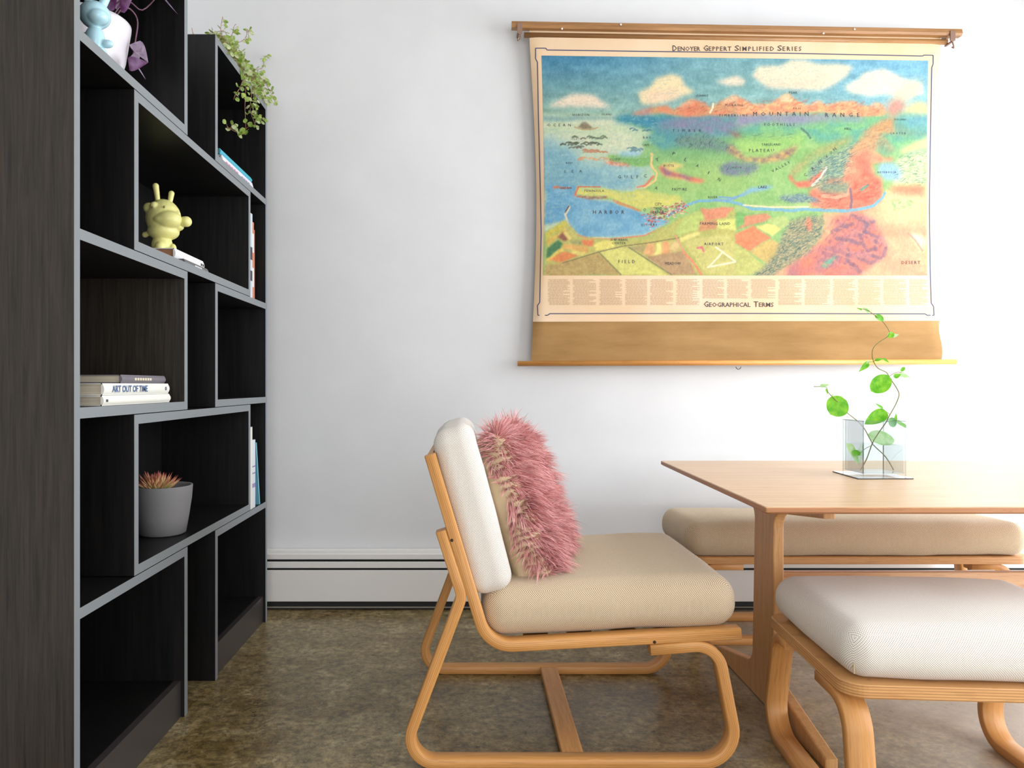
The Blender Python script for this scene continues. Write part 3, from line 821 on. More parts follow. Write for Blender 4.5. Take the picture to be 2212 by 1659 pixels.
# sky
t = np.clip((GX-1170)/836, 0, 1)[..., None]; s = np.clip((GY-120)/130, 0, 1)[..., None]
top = L3((52, 128, 168))*(1-t)+L3((120, 184, 214))*t; bot = L3((142, 178, 150))*(1-t)+L3((130, 190, 196))*t
mid = L3((132, 176, 160))
g = np.exp(-((t-.5)/.25)**2)*.55
IMG = (top*(1-s)+bot*s)*(1-g)+mid*g
IMG += ((fbm(GX, GY*2.5, 26, 2)-.5)*44)[..., None]
cream, pinkc = (240, 216, 172), (236, 196, 168)
for poly, c in ((z1((400, 885), (550, 800), (640, 762), (790, 762), (870, 800), (920, 850), (1020, 890)), (240, 212, 176)),
                (z1((1265, 745), (1400, 700), (1450, 620), (1560, 572), (1680, 590), (1720, 680), (1810, 750), (1600, 820), (1380, 865), (1290, 860)), (240, 214, 158)),
                (z1((2010, 650), (2212, 595), (2300, 640), (2260, 690), (2120, 690)), (240, 214, 180)),
                (z2((145, 590), (220, 498), (440, 488), (540, 435), (650, 428), (760, 478), (1000, 478), (1125, 510), (1060, 590), (960, 670), (800, 722), (600, 722), (300, 692)), (238, 220, 182)),
                (z2((1035, 700), (1180, 610), (1220, 560), (1400, 518), (1500, 556), (1600, 620), (1770, 680), (1790, 770), (1620, 810), (1450, 762), (1250, 785), (1080, 750)), (240, 222, 190))):
    paint(poly, c, 4)
paint(z1((1300, 780), (1480, 735), (1740, 730), (1600, 815), (1380, 855)), (238, 190, 158), 9, .7)
paint(z2((200, 640), (900, 600), (930, 670), (600, 712), (300, 685)), (238, 196, 162), 9, .6)
paint(z1((420, 880), (600, 830), (880, 830), (1000, 885)), (232, 214, 190), 8, .5)
# ocean and land
paint([(1160, 250), (1420, 250), (1450, 520), (1160, 560)], (188, 204, 158), 5, c2=(204, 208, 168), gs=30)
paint([(1160, 250), (1330, 253), (1330, 258), (1160, 262)], (132, 170, 158), 3)
paint(z1((340, 1150), (600, 1240), (700, 1330), (980, 1380), (1380, 1440), (1400, 1560), (1250, 1680), (340, 1700)), (126, 176, 186), 14, .9, c2=(150, 190, 184), gs=14)
paint(z1((380, 1250), (560, 1290), (700, 1480), (1000, 1560), (1240, 1580), (1200, 1680), (340, 1690)), (100, 158, 180), 12, .7)
land = z1((1030, 1000), (1180, 985), (1400, 985), (2400, 900))+[(2020, 240), (2020, 610), (1160, 610), (1160, 540)]+z3((330, 400), (490, 300), (530, 380), (620, 440), (780, 470), (900, 455), (1180, 430), (1300, 370), (1400, 300), (1200, 250), (1120, 200), (930, 130), (590, 90), (640, 15), (920, 40), (1060, 60), (1180, 30))+z1((1330, 1620), (1420, 1540), (1390, 1450), (1180, 1450), (950, 1400), (980, 1340), (1280, 1350), (1330, 1300), (1310, 1230), (1430, 1190), (1400, 1130), (1240, 1080))
paint(land, (128, 180, 92), 2, c2=(150, 192, 104), gs=24)
paint(z1((1330, 1180), (2300, 1100), (2500, 1300), (1900, 1420), (1400, 1420)), (98, 160, 104), 26, .8)
paint(z1((1400, 1500), (1900, 1420), (2300, 1500), (2400, 1660), (1300, 1660)), (160, 190, 92), 26, .7)
# distant teal hills, purple belt, orange peaks
paint(z1((1020, 1000), (1180, 955), (1350, 960), (1700, 930), (2212, 940), (2212, 1150), (1500, 1300), (1330, 1200), (1420, 1130), (1240, 1070)), (72, 146, 150), 5, c2=(92, 160, 140), gs=20)
paint(z2((0, 940), (900, 940), (1840, 950), (1840, 1400), (1300, 1300), (600, 1200), (0, 1150)), (92, 170, 138), 8, c2=(120, 186, 116), gs=24)
paint(z1((1040, 990), (1180, 968), (1700, 1010), (1580, 1060), (1350, 1080), (1250, 1060), (1060, 1040)), (40, 130, 160), 5, .85)
paint(z1((1400, 1060), (1700, 980), (2212, 960), (2212, 1160), (1700, 1130), (1500, 1110)), (130, 122, 152), 8, .9, c2=(100, 140, 150), gs=18)
paint(z2((0, 950), (600, 960), (1250, 980), (1200, 1020), (900, 1010), (620, 1060), (300, 1030), (0, 1090)), (150, 134, 170), 7, .9)
paint(z1((1180, 965), (1380, 900), (1470, 880), (1540, 878), (1600, 915), (1680, 880), (1800, 805), (1880, 850), (1960, 900), (2010, 870), (2110, 820), (2212, 770), (2212, 960), (1700, 985), (1500, 950), (1300, 970)), (232, 130, 84), 3, c2=(214, 150, 92), gs=14)
paint(z1((1180, 965), (1380, 905), (1400, 960), (1300, 975)), (150, 130, 150), 6, .7)
paint(z2((0, 780), (60, 800), (180, 860), (330, 850), (440, 780), (500, 770), (560, 830), (700, 870), (790, 830), (850, 870), (1000, 840), (1130, 828), (1180, 870), (1280, 880), (1340, 840), (1410, 860), (1440, 930), (1400, 975), (1200, 975), (700, 940), (0, 970)), (240, 140, 92), 3, c2=(244, 176, 110), gs=12)
for pk in (z1((1640, 900), (1790, 812), (1830, 860), (1760, 880)), z1((2060, 860), (2180, 775), (2240, 800), (2180, 840)), z2((380, 850), (470, 775), (510, 780), (530, 860), (450, 830)), z2((720, 880), (800, 832), (820, 850)), z2((1270, 900), (1340, 842), (1380, 860))):
    paint(pk, (250, 214, 160), 4, .85)
paint(z1((1700, 860), (1830, 830), (1940, 930), (1850, 960), (1700, 950)), (226, 110, 70), 6, .7)
stroke(z1((1990, 860), (1985, 900), (1960, 945)), 3, (246, 226, 180))
paint(z2((1600, 900), (1720, 850), (1830, 850), (1830, 975), (1600, 950)), (236, 208, 128), 6)
# volcano on the right with smoke
paint(z2((1440, 960), (1450, 860), (1500, 780), (1560, 720), (1660, 640), (1780, 620), (1740, 760), (1640, 860), (1560, 940), (1490, 980)), (226, 208, 160), 9, .8)
paint(z2((1450, 950), (1460, 860), (1560, 800), (1620, 880), (1560, 950), (1490, 985)), (206, 130, 110), 7, .9)
paint(z2((1180, 1160), (1400, 1010), (1470, 985), (1510, 985), (1530, 1130), (1360, 1150)), (214, 150, 86), 4, c2=(190, 150, 96), gs=8)
paint(z2((1500, 990), (1700, 1120), (1840, 1130), (1840, 1170), (1520, 1170)), (110, 150, 130), 6, .8)
paint(z2((1540, 960), (1840, 960), (1840, 1100), (1720, 1110), (1600, 1040)), (96, 160, 196), 10, .7)
# tableland, plateau cliff, valley, hills
paint(z2((0, 1180), (300, 1170), (500, 1160), (640, 1110), (700, 1190), (600, 1290), (300, 1370), (100, 1360), (-80, 1290)), (138, 190, 92), 8, c2=(160, 202, 96), gs=20)
paint(z1((1620, 1180), (1850, 1150), (2000, 1180), (2212, 1290), (2212, 1330), (1900, 1290), (1640, 1240)), (112, 130, 130), 6, c2=(96, 144, 110), gs=3)
paint(z2((-60, 1250), (100, 1370), (300, 1370), (520, 1280), (600, 1250), (560, 1320), (470, 1390), (250, 1430), (60, 1400), (-100, 1310)), (150, 110, 96), 4, .95, c2=(214, 160, 90), gs=10)
paint(z2((0, 1130), (50, 1170), (0, 1190), (-90, 1120)), (150, 90, 80), 4, .8)
stroke(z2((630, 1100), (690, 1150), (710, 1190)), 4, (80, 120, 100))
paint(z1((2040, 1480), (2150, 1430), (2212, 1420), (2212, 1540), (2080, 1530)), (120, 118, 146), 5, c2=(100, 140, 120), gs=4)
paint(z2((0, 1420), (180, 1430), (230, 1470), (150, 1520), (0, 1550), (-140, 1530), (-130, 1450)), (122, 120, 148), 4, .9, c2=(100, 140, 120), gs=4)
# cuesta / ridge in the plain
paint(z1((1470, 1460), (1510, 1430), (1600, 1420), (1700, 1450), (1600, 1500), (1740, 1560), (1850, 1570), (1930, 1600), (1840, 1620), (1700, 1590), (1560, 1580), (1490, 1530)), (214, 190, 96), 3)
paint(z1((1460, 1470), (1510, 1450), (1560, 1500), (1660, 1530), (1860, 1575), (1920, 1600), (1840, 1610), (1640, 1570), (1520, 1550)), (222, 104, 74), 3, c2=(150, 100, 120), gs=20)
# canyon and red mountain mass (right)
paint(z2((720, 1330), (1000, 1190), (1140, 1170), (1050, 1260), (700, 1400), (560, 1560), (490, 1540), (540, 1460)), (176, 166, 92), 5, c2=(140, 160, 90), gs=8)
paint(z2((700, 1430), (1100, 1250), (1190, 1300), (1040, 1600), (780, 1700), (700, 1600)), (112, 146, 128), 5, c2=(150, 170, 120), gs=4)
paint(z2((500, 1520), (560, 1600), (700, 1590), (820, 1500), (860, 1450), (830, 1560), (720, 1650), (600, 1660), (500, 1570)), (236, 104, 76), 3)
stroke(z2((860, 1460), (820, 1560), (740, 1640)), 4, (236, 216, 190))
paint(z2((1080, 1310), (1190, 1200), (1330, 1110), (1420, 1190), (1530, 1300), (1480, 1330), (1400, 1290), (1290, 1330), (1240, 1400), (1110, 1380)), (218, 156, 98), 4, c2=(190, 150, 100), gs=8)
paint(z2((1380, 1170), (1530, 1310), (1440, 1380), (1330, 1330)), (110, 160, 120), 6, .8)
paint(z2((1040, 1450), (1120, 1340), (1240, 1280), (1330, 1330), (1420, 1390), (1520, 1380), (1510, 1420), (1300, 1430), (1340, 1560), (1390, 1659), (1390, 1900), (1040, 1900)), (238, 120, 84), 4, c2=(240, 150, 104), gs=16)
paint(z2((1190, 1340), (1210, 1500), (1160, 1600), (1080, 1659), (1200, 1659), (1300, 1560), (1270, 1400)), (214, 92, 70), 5, .8)
paint(z2((1570, 1300), (1830, 1180), (1830, 1280), (1700, 1320), (1560, 1340)), (240, 210, 130), 5, .9)
paint(z2((1540, 1380), (1830, 1290), (1830, 1640), (1500, 1640), (1520, 1500)), (170, 196, 130), 6, c2=(226, 220, 160), gs=5)
paint(z2((1360, 1440), (1520, 1430), (1590, 1500), (1580, 1580), (1420, 1580), (1370, 1520)), (140, 184, 208), 5)
# right desert
paint(z4((740, 240), (1000, 225), (1330, 50), (1640, 20), (1640, 775), (200, 775), (440, 680), (600, 600), (740, 420)), (242, 150, 104), 4, c2=(244, 170, 118), gs=40)
paint(z4((1240, 60), (1640, 60), (1640, 330), (1300, 330), (1200, 200)), (244, 196, 132), 12, .8)
paint(z4((1320, 120), (1540, 110), (1530, 220), (1320, 215)), (150, 180, 110), 3, .9, c2=(220, 200, 140), gs=5)
paint(z4((1320, 10), (1600, 0), (1630, 90), (1360, 60)), (238, 120, 78), 5, .9)
paint(z4((1500, 400), (1590, 420), (1630, 470), (1600, 560), (1540, 470)), (246, 214, 164), 4)
stroke(z4((1480, 410), (1540, 470), (1600, 560)), 3, (206, 128, 104), .8)
# gorge country (upper red mass continues)
paint(z4((620, 60), (700, 0), (820, -60), (1250, -60), (1250, 120), (1150, 200), (1000, 220), (740, 200), (640, 180)), (236, 130, 90), 4, c2=(216, 104, 76), gs=14)
paint(z4((700, -30), (980, -30), (1000, 20), (940, 70), (800, 80), (720, 50)), (100, 140, 120), 6, .9, c2=(150, 160, 110), gs=4)
stroke(z4((740, 90), (860, 110), (960, 70), (1010, -10)), 6, (244, 160, 116), .9)
paint(z4((1000, -60), (1240, -60), (1250, 60), (1180, 130), (1080, 170), (1000, 160), (990, 40)), (222, 92, 62), 5, .85, c2=(240, 130, 90), gs=12)
stroke(z4((990, 30), (1000, 120), (985, 200)), 5, (120, 92, 116), .8); stroke(z4((1070, 40), (1130, 0)), 5, (90, 150, 120), .9)
# rivers and lake
stroke(z4((-150, 100), (-40, 110), (60, 80), (0, 100)), 3, (110, 160, 190))
paint(z4((10, 80), (120, 20), (240, 0), (330, 10), (240, 40), (120, 60), (20, 100)), (124, 176, 206), 3)
paint(z4((350, 120), (420, 85), (560, 80), (700, 110), (730, 135), (600, 150), (440, 145)), (96, 124, 146), 3, c2=(140, 170, 130), gs=3)
paint(z4((-60, 180), (300, 190), (700, 170), (740, 190), (400, 215), (0, 205)), (212, 206, 120), 5, .8)
stroke(z3((1380, 260), (1500, 190), (1650, 135), (1800, 125), (1975, 150))+z4((150, 205), (350, 215), (700, 208), (900, 215), (1050, 212), (1180, 180), (1260, 100), (1280, 70)), 6, (112, 172, 186))
stroke(z4((60, 170), (300, 188), (620, 185)), 2.5, (238, 214, 170), .8)
stroke(z3((1975, 110), (1900, 125), (1780, 130)), 3, (120, 160, 190))
# harbour shapes
paint(z3((330, 0), (600, 0), (640, 60), (580, 90), (900, 140), (1100, 200), (1190, 250), (1400, 300), (1300, 370), (1170, 425), (900, 450), (780, 465), (620, 430), (540, 370), (500, 300), (330, 330)), (88, 154, 190), 3, c2=(120, 176, 200), gs=30)
paint(z3((520, 270), (900, 260), (1100, 320), (900, 350), (560, 350)), (140, 190, 206), 8, .5)
paint(z3((600, 15), (830, 20), (930, 45), (1060, 60), (1180, 30), (1250, 60), (1500, 90), (1520, 150), (1300, 190), (1180, 200), (1000, 160), (900, 110), (820, 95), (600, 85)), (214, 204, 88), 3, c2=(196, 196, 92), gs=20)
paint(z3((590, 85), (700, 92), (860, 90), (860, 105), (700, 112), (600, 100)), (226, 96, 64), 2, c2=(120, 90, 70), gs=3)
stroke(z3((610, 20), (580, 90)), 3, (226, 110, 60)); stroke(z3((610, 12), (800, 15)), 2, (216, 110, 70))
stroke(z3((920, 130), (1060, 180), (1150, 210)), 5, (214, 130, 70), .8)
stroke(z3((540, 180), (495, 250), (520, 350), (590, 420), (700, 455), (880, 462)), 4, (214, 200, 170)); stroke(z3((530, 180), (500, 230)), 2, (96, 76, 70))
stroke(z3((520, 350), (590, 420), (700, 455), (880, 462), (1180, 432), (1330, 370)), 2.5, (232, 120, 90))
# coast: gulf cliffs, islands
paint(z1((940, 1390), (1100, 1410), (1190, 1435), (1180, 1460), (1060, 1450), (960, 1430)), (230, 100, 70), 2.5, c2=(250, 170, 130), gs=4)
paint(z1((990, 1350), (1380, 1370), (1385, 1440), (1200, 1440), (1000, 1390)), (110, 170, 80), 4)
paint(z1((1060, 1330), (1180, 1310), (1330, 1310), (1250, 1360), (1100, 1360)), (140, 190, 206), 4)
stroke(z1((1385, 1330), (1390, 1440), (1440, 1520), (1420, 1600), (1330, 1659)), 4, (232, 190, 110)); stroke(z1((1400, 1560), (1330, 1640), (1260, 1659)), 4, (230, 120, 90))
paint(z1((680, 1090), (730, 1035), (770, 1035), (820, 1080), (850, 1095), (760, 1105)), (136, 118, 84), 2, warp=False)
stroke(z1((655, 1080), (720, 1105), (830, 1105), (880, 1085)), 1.5, (190, 150, 90))
random.seed(5)
for (a, b, c, d, n, cl) in ((650, 960, 1165, 1190, 10, (96, 110, 80)), (540, 900, 1225, 1250, 18, (80, 90, 66)), (620, 720, 1265, 1280, 5, (100, 100, 80)), (750, 960, 1295, 1320, 14, (190, 120, 76)), (700, 960, 1370, 1395, 10, (206, 130, 84)), (450, 590, 1640, 1665, 6, (206, 120, 84)), (1170, 1290, 1270, 1310, 10, (100, 140, 140)), (1120, 1440, 1060, 1130, 5, (70, 120, 130))):
    for _ in range(n):
        x, y = random.uniform(a, b), random.uniform(c, d); stroke(z1((x-22, y+6), (x, y-4), (x+24, y+4)), 2.2, cl, .85)
paint(z1((700, 1350), (980, 1350), (1000, 1400), (760, 1410), (680, 1390)), (222, 212, 150), 6, .45)
# city dots
for _ in range(230):
    u = random.random(); x = 1200+330*u+random.gauss(0, 22); y = 270-110*u+random.gauss(0, 20+20*(1-abs(u-.4)))+20
    stroke(z3((x, y), (x+random.uniform(4, 9), y)), 1.6, random.choice(((196, 84, 70), (226, 120, 100), (120, 90, 96), (236, 190, 160), (150, 70, 66))), .85)
# fields bottom-left
paint(z3((330, 400), (490, 300), (620, 430), (900, 470), (1180, 440), (1450, 300), (1640, 230), (1975, 200), (1975, 775), (330, 775)), (196, 182, 84), 3, c2=(176, 178, 84), gs=30)
for poly, c in ((z3((335, 400), (490, 300), (510, 340), (340, 470)), (196, 176, 50)), (z3((340, 470), (440, 410), (500, 360), (520, 390), (440, 440), (345, 510)), (216, 170, 60)),
                (z3((430, 440), (480, 400), (530, 460), (490, 480)), (140, 76, 60)), (z3((335, 540), (440, 470), (480, 500), (470, 540), (340, 630)), (56, 116, 66)),
                (z3((340, 640), (480, 540), (500, 560), (360, 660)), (226, 190, 70)), (z3((500, 390), (560, 440), (540, 470), (480, 410)), (226, 196, 96)),
                (z3((540, 470), (640, 470), (650, 510), (560, 510)), (150, 146, 84)), (z3((640, 460), (750, 470), (740, 520), (660, 510)), (232, 116, 64)),
                (z3((490, 510), (560, 510), (700, 520), (690, 570), (560, 560), (490, 545)), (222, 160, 74)), (z3((750, 510), (820, 475), (930, 480), (930, 530), (760, 560)), (230, 212, 96)),
                (z3((360, 640), (500, 570), (620, 600), (470, 665)), (226, 122, 56)), (z3((560, 560), (690, 570), (640, 600), (560, 590)), (224, 196, 90)),
                (z3((335, 770), (340, 690), (480, 665), (790, 570), (985, 765)), (184, 150, 80)), (z3((800, 570), (930, 525), (1050, 530), (1390, 765), (985, 765)), (208, 200, 96)),
                (z3((1050, 530), (1190, 500), (1170, 590), (1260, 620)), (170, 150, 90)), (z3((1220, 620), (1180, 600), (1520, 570), (1640, 765), (1420, 765)), (180, 138, 92)),
                (z3((1170, 590), (1200, 500), (1260, 495), (1270, 590)), (228, 160, 96)), (z3((1270, 590), (1290, 490), (1330, 488), (1330, 590)), (226, 212, 110)), (z3((1330, 590), (1345, 488), (1400, 482), (1400, 585)), (228, 150, 90)),
                (z3((1400, 580), (1415, 485), (1480, 475), (1500, 560)), (214, 180, 110)), (z3((1440, 400), (1500, 300), (1640, 230), (1700, 250), (1650, 380), (1480, 430)), (176, 190, 90)),
                (z3((1660, 200), (1960, 190), (1880, 280), (1700, 300)), (222, 130, 90)), (z3((1480, 450), (1650, 400), (1665, 430), (1500, 490)), (228, 206, 108)), (z3((1660, 300), (1800, 300), (1800, 370), (1650, 400)), (206, 134, 84)),
                (z3((1800, 300), (1975, 280), (1975, 380), (1800, 370)), (204, 204, 96)), (z3((1520, 490), (1900, 410), (1975, 500), (1975, 765), (1720, 765), (1560, 560)), (196, 186, 96)),
                (z4((0, 410), (150, 350), (300, 450), (110, 565), (0, 490)), (240, 122, 74)), (z4((170, 350), (260, 320), (390, 370), (320, 440)), (226, 206, 100)), (z4((60, 270), (260, 240), (300, 280), (120, 350), (0, 370)), (214, 130, 88)),
                (z4((0, 230), (70, 240), (70, 330), (0, 370)), (110, 170, 80)), (z4((260, 290), (430, 260), (470, 330), (380, 380), (280, 320)), (170, 186, 100)), (z4((0, 500), (110, 570), (260, 700), (120, 770), (0, 770)), (190, 186, 90)),
                (z4((110, 565), (300, 460), (420, 520), (290, 690)), (206, 168, 84))):
    paint(poly, c, 1.4, .95, c2=tuple(min(255, int(v*1.08)) for v in c), gs=10)
paint(z4((140, 775), (230, 690), (330, 600), (400, 440), (470, 300), (600, 270), (740, 260), (740, 420), (600, 600), (440, 690), (330, 775)), (110, 126, 96), 4, c2=(176, 160, 110), gs=3.2)
paint(z4((585, 340), (610, 265), (650, 320), (640, 390), (600, 370)), (232, 112, 76), 3)
stroke(z3((480, 665), (790, 570), (1000, 520), (1200, 495), (1480, 450)), 1.6, (130, 110, 70), .8); stroke(z3((790, 570), (985, 765)), 2, (120, 120, 70), .8); stroke(z3((1050, 530), (1220, 640), (1420, 765)), 2, (120, 120, 80), .8)
stroke(z3((1520, 560), (1680, 765)), 4, (236, 130, 90), .9); stroke(z3((1450, 430), (1520, 560)), 3, (226, 150, 110), .9)
for a, b in (((1800, 530), (1965, 650)), ((1730, 700), (1965, 655)), ((1745, 690), (1860, 570))): stroke(z3(a, b), 3, (246, 222, 176))
stroke(z3((1640, 540), (1680, 530), (1690, 560)), 4, (226, 110, 110), .9)
# badlands bottom-right
paint(z4((440, 700), (640, 560), (700, 520), (840, 400), (840, 260), (1060, 240), (1180, 300), (1260, 440), (1300, 520), (1260, 640), (1150, 700), (1050, 775), (440, 775)), (222, 110, 86), 5, c2=(186, 112, 110), gs=26)
paint(z4((700, 600), (760, 540), (900, 520), (960, 560), (900, 640), (780, 700), (700, 660)), (170, 104, 110), 6, .8)
paint(z4((720, 690), (790, 630), (880, 590), (850, 640), (760, 710)), (96, 168, 130), 2.5)
for pts in (((830, 400), (900, 370), (1000, 330)), ((1060, 430), (1100, 400), (1120, 330)), ((1070, 460), (1120, 560), (1200, 540)), ((1100, 400), (1200, 440), (1190, 530)), ((960, 560), (960, 640), (1000, 700)), ((1010, 680), (1060, 740)), ((1000, 260), (1120, 330), (1180, 310)), ((1180, 600), (1240, 620)), ((1290, 540), (1270, 600)), ((860, 460), (1000, 480), (1060, 500)), ((1060, 620), (1150, 670), (1200, 650))):
    stroke(z4(*pts), 4.5, (116, 88, 108), .6, 4)
paint(z4((600, 620), (700, 560), (720, 600), (640, 680), (540, 690)), (240, 120, 84), 5, .9)
# pencil work: forests, ridges and flanks
hatch(z1((1600, 1150), (1900, 1130), (2212, 1260), (2212, 1340), (1900, 1300), (1620, 1260)), (66, 92, 92), 20, 4.2, .7)
hatch(z2((700, 1430), (1100, 1250), (1190, 1300), (1040, 1600), (780, 1700), (700, 1600)), (58, 104, 108), 70, 4.6, .75)
hatch(z2((700, 1430), (1100, 1250), (1190, 1300), (1040, 1600), (780, 1700), (700, 1600)), (206, 204, 140), 65, 7, .45, 51)
hatch(z2((1540, 1380), (1830, 1290), (1830, 1640), (1500, 1640), (1520, 1500)), (88, 130, 110), 75, 5, .7, 61)
hatch(z4((140, 775), (230, 690), (330, 600), (400, 440), (470, 300), (600, 270), (740, 260), (740, 420), (600, 600), (440, 690), (330, 775)), (64, 96, 92), 62, 4.4, .8, 71)
hatch(z4((140, 775), (230, 690), (330, 600), (400, 440), (470, 300), (740, 260), (740, 420), (600, 600), (330, 775)), (222, 176, 110), 50, 7, .5, 72)
hatch(z4((350, 120), (420, 85), (560, 80), (700, 110), (730, 135), (600, 150), (440, 145)), (60, 92, 120), 55, 4, .7, 75)
hatch(z1((2040, 1480), (2150, 1430), (2400, 1400), (2420, 1540), (2080, 1540)), (84, 86, 118), 15, 4, .6, 77)
hatch(z2((0, 1130), (560, 1120), (640, 1180), (300, 1200), (0, 1200)), (90, 130, 90), 80, 5, .6, 78)
hatch(z2((600, 1080), (850, 1020), (1300, 1060), (1100, 1180), (700, 1230)), (86, 160, 110), 78, 8, .4, 79)
hatch(z4((640, 90), (720, 60), (940, 80), (990, 200), (740, 205), (640, 180)), (176, 84, 70), 80, 6, .7, 80)
hatch(z4((1010, 0), (1240, -40), (1250, 60), (1100, 180), (1000, 160)), (184, 72, 56), 70, 8, .6, 81)
hatch(z4((840, 260), (1060, 240), (1260, 440), (1300, 520), (1150, 700), (700, 720), (620, 580)), (150, 86, 100), 35, 13, .6, 82)
hatch(z4((840, 260), (1060, 240), (1260, 440), (1300, 520), (1150, 700), (700, 720), (620, 580)), (240, 134, 96), 110, 15, .5, 83)
hatch(z2((1190, 1160), (1400, 1010), (1470, 985), (1530, 1130), (1420, 1190), (1530, 1300), (1240, 1300), (1080, 1320)), (176, 112, 76), 68, 7, .5, 84)
hatch(z1((1640, 900), (1800, 805), (2010, 870), (2212, 780), (2212, 960), (1500, 950)), (190, 84, 66), 72, 7, .5, 85)
hatch(z2((0, 800), (1440, 840), (1400, 975), (0, 970)), (206, 96, 74), 74, 8, .5, 86)
hatch(z3((335, 770), (340, 690), (480, 665), (790, 570), (985, 765)), (160, 126, 66), 78, 6, .35, 87)
hatch([(1160, 250), (1420, 250), (1400, 420), (1160, 520)], (150, 184, 176), 86, 9, .4, 88)
hatch([(1165, 118), (2010, 128), (2010, 240), (1165, 240)], (96, 160, 176), 84, 7, .22, 89)
_l = (IMG @ np.array([.3, .59, .11]))[..., None]
IMG = _l+(IMG-_l)*.86
IMG = IMG*.89
IMG += ((fbm(GX*1.6, GY, 5, 31)-.5)*26)[..., None]*np.array([1, 1, .9])
IMG += ((rs.rand(*GX.shape)-.5)*9)[..., None]
IMG = np.clip(IMG, 0, 255)
LIN = np.where(IMG/255 <= .04045, IMG/255/12.92, ((IMG/255+.055)/1.055)**2.4)
bm = bmesh.new()
vsg = []
for j in range(NYP+1):
    v = j/NYP; row = []
    for i in range(NXP+1):
        u = i/NXP; y = (120+11*u)*(1-v)+595*v; a, b = xl(y), xr(y)
        row.append(bm.verts.new(P(a+(b-a)*u, y, .0006)))
    vsg.append(row)
for j in range(NYP):
    for i in range(NXP):
        f = bm.faces.new([vsg[j+1][i], vsg[j+1][i+1], vsg[j][i+1], vsg[j][i]]); f.smooth = True
M_PRINT = vcol_mat('printed_picture', .45, spec=.3)
PIC = flat_obj('printed_landscape', bm, M_PRINT, MAP)
ca = PIC.data.color_attributes.new('Col', 'FLOAT_COLOR', 'POINT')
arr = np.ones(((NYP+1)*(NXP+1), 4), dtype=np.float32); arr[:, :3] = LIN.reshape(-1, 3)
ca.data.foreach_set('color', arr.ravel())

# lettering on the map
M_MINK = mat('map_ink', rgb(52, 52, 62), .7); M_TINK = mat('map_title_ink', rgb(66, 58, 58), .7); M_SINK = mat('map_small_print', rgb(178, 146, 114), .8); M_LINE = mat('map_border_ink', rgb(58, 66, 96), .7)
def word(s, x, y, hpx, wpx, rot=0.0, off=.0014, bold=0.0):
    """a word centred at (x, y), cap height hpx, total width wpx, in photo pixels"""
    c = P(x, y, off); ex = (P(x+6, y, off)-P(x-6, y, off)).normalized(); ez = (P(x, y-6, off)-P(x, y+6, off)).normalized()
    a = math.radians(rot); X = ex*math.cos(a)+ez*math.sin(a); Y = ez*math.cos(a)-ex*math.sin(a)
    k_ = YM/F
    cu = bpy.data.curves.new('w', 'FONT'); cu.body = s; cu.size = 1; cu.align_x = 'CENTER'; cu.align_y = 'CENTER'; cu.resolution_u = 1; cu.offset = bold
    n = len(s)
    for sp in (1.0,):
        cu.space_character = sp
    o = bpy.data.objects.new('w', cu); COL.objects.link(o); bpy.context.view_layer.update(); w0 = o.dimensions.x
    # letter spacing rather than stretched letters
    size = hpx*k_/.70; want = wpx*k_/size
    if want > w0*1.05 and n > 1:
        cu.space_character = 1+(want-w0)/(w0*(n-1)/n)
        bpy.context.view_layer.update()
        for _ in range(3):
            w1 = o.dimensions.x; cu.space_character = max(.5, cu.space_character*(want/w1)); bpy.context.view_layer.update()
        sx = want/o.dimensions.x
    else: sx = want/w0
    me = bpy.data.meshes.new_from_object(o.evaluated_get(bpy.context.evaluated_depsgraph_get())); bpy.data.objects.remove(o)
    b = bmesh.new(); b.from_mesh(me); bpy.data.meshes.remove(me)
    # recentre on the real bounds
    xs = [v.co.x for v in b.verts]; ys = [v.co.y for v in b.verts]; mx, my = (min(xs)+max(xs))/2, (min(ys)+max(ys))/2
    for v in b.verts: v.co = c+X*((v.co.x-mx)*size*sx)+Y*((v.co.y-my)*size)
    return b
def place_name(b): flat_obj('place_name', b, M_MINK, PIC)
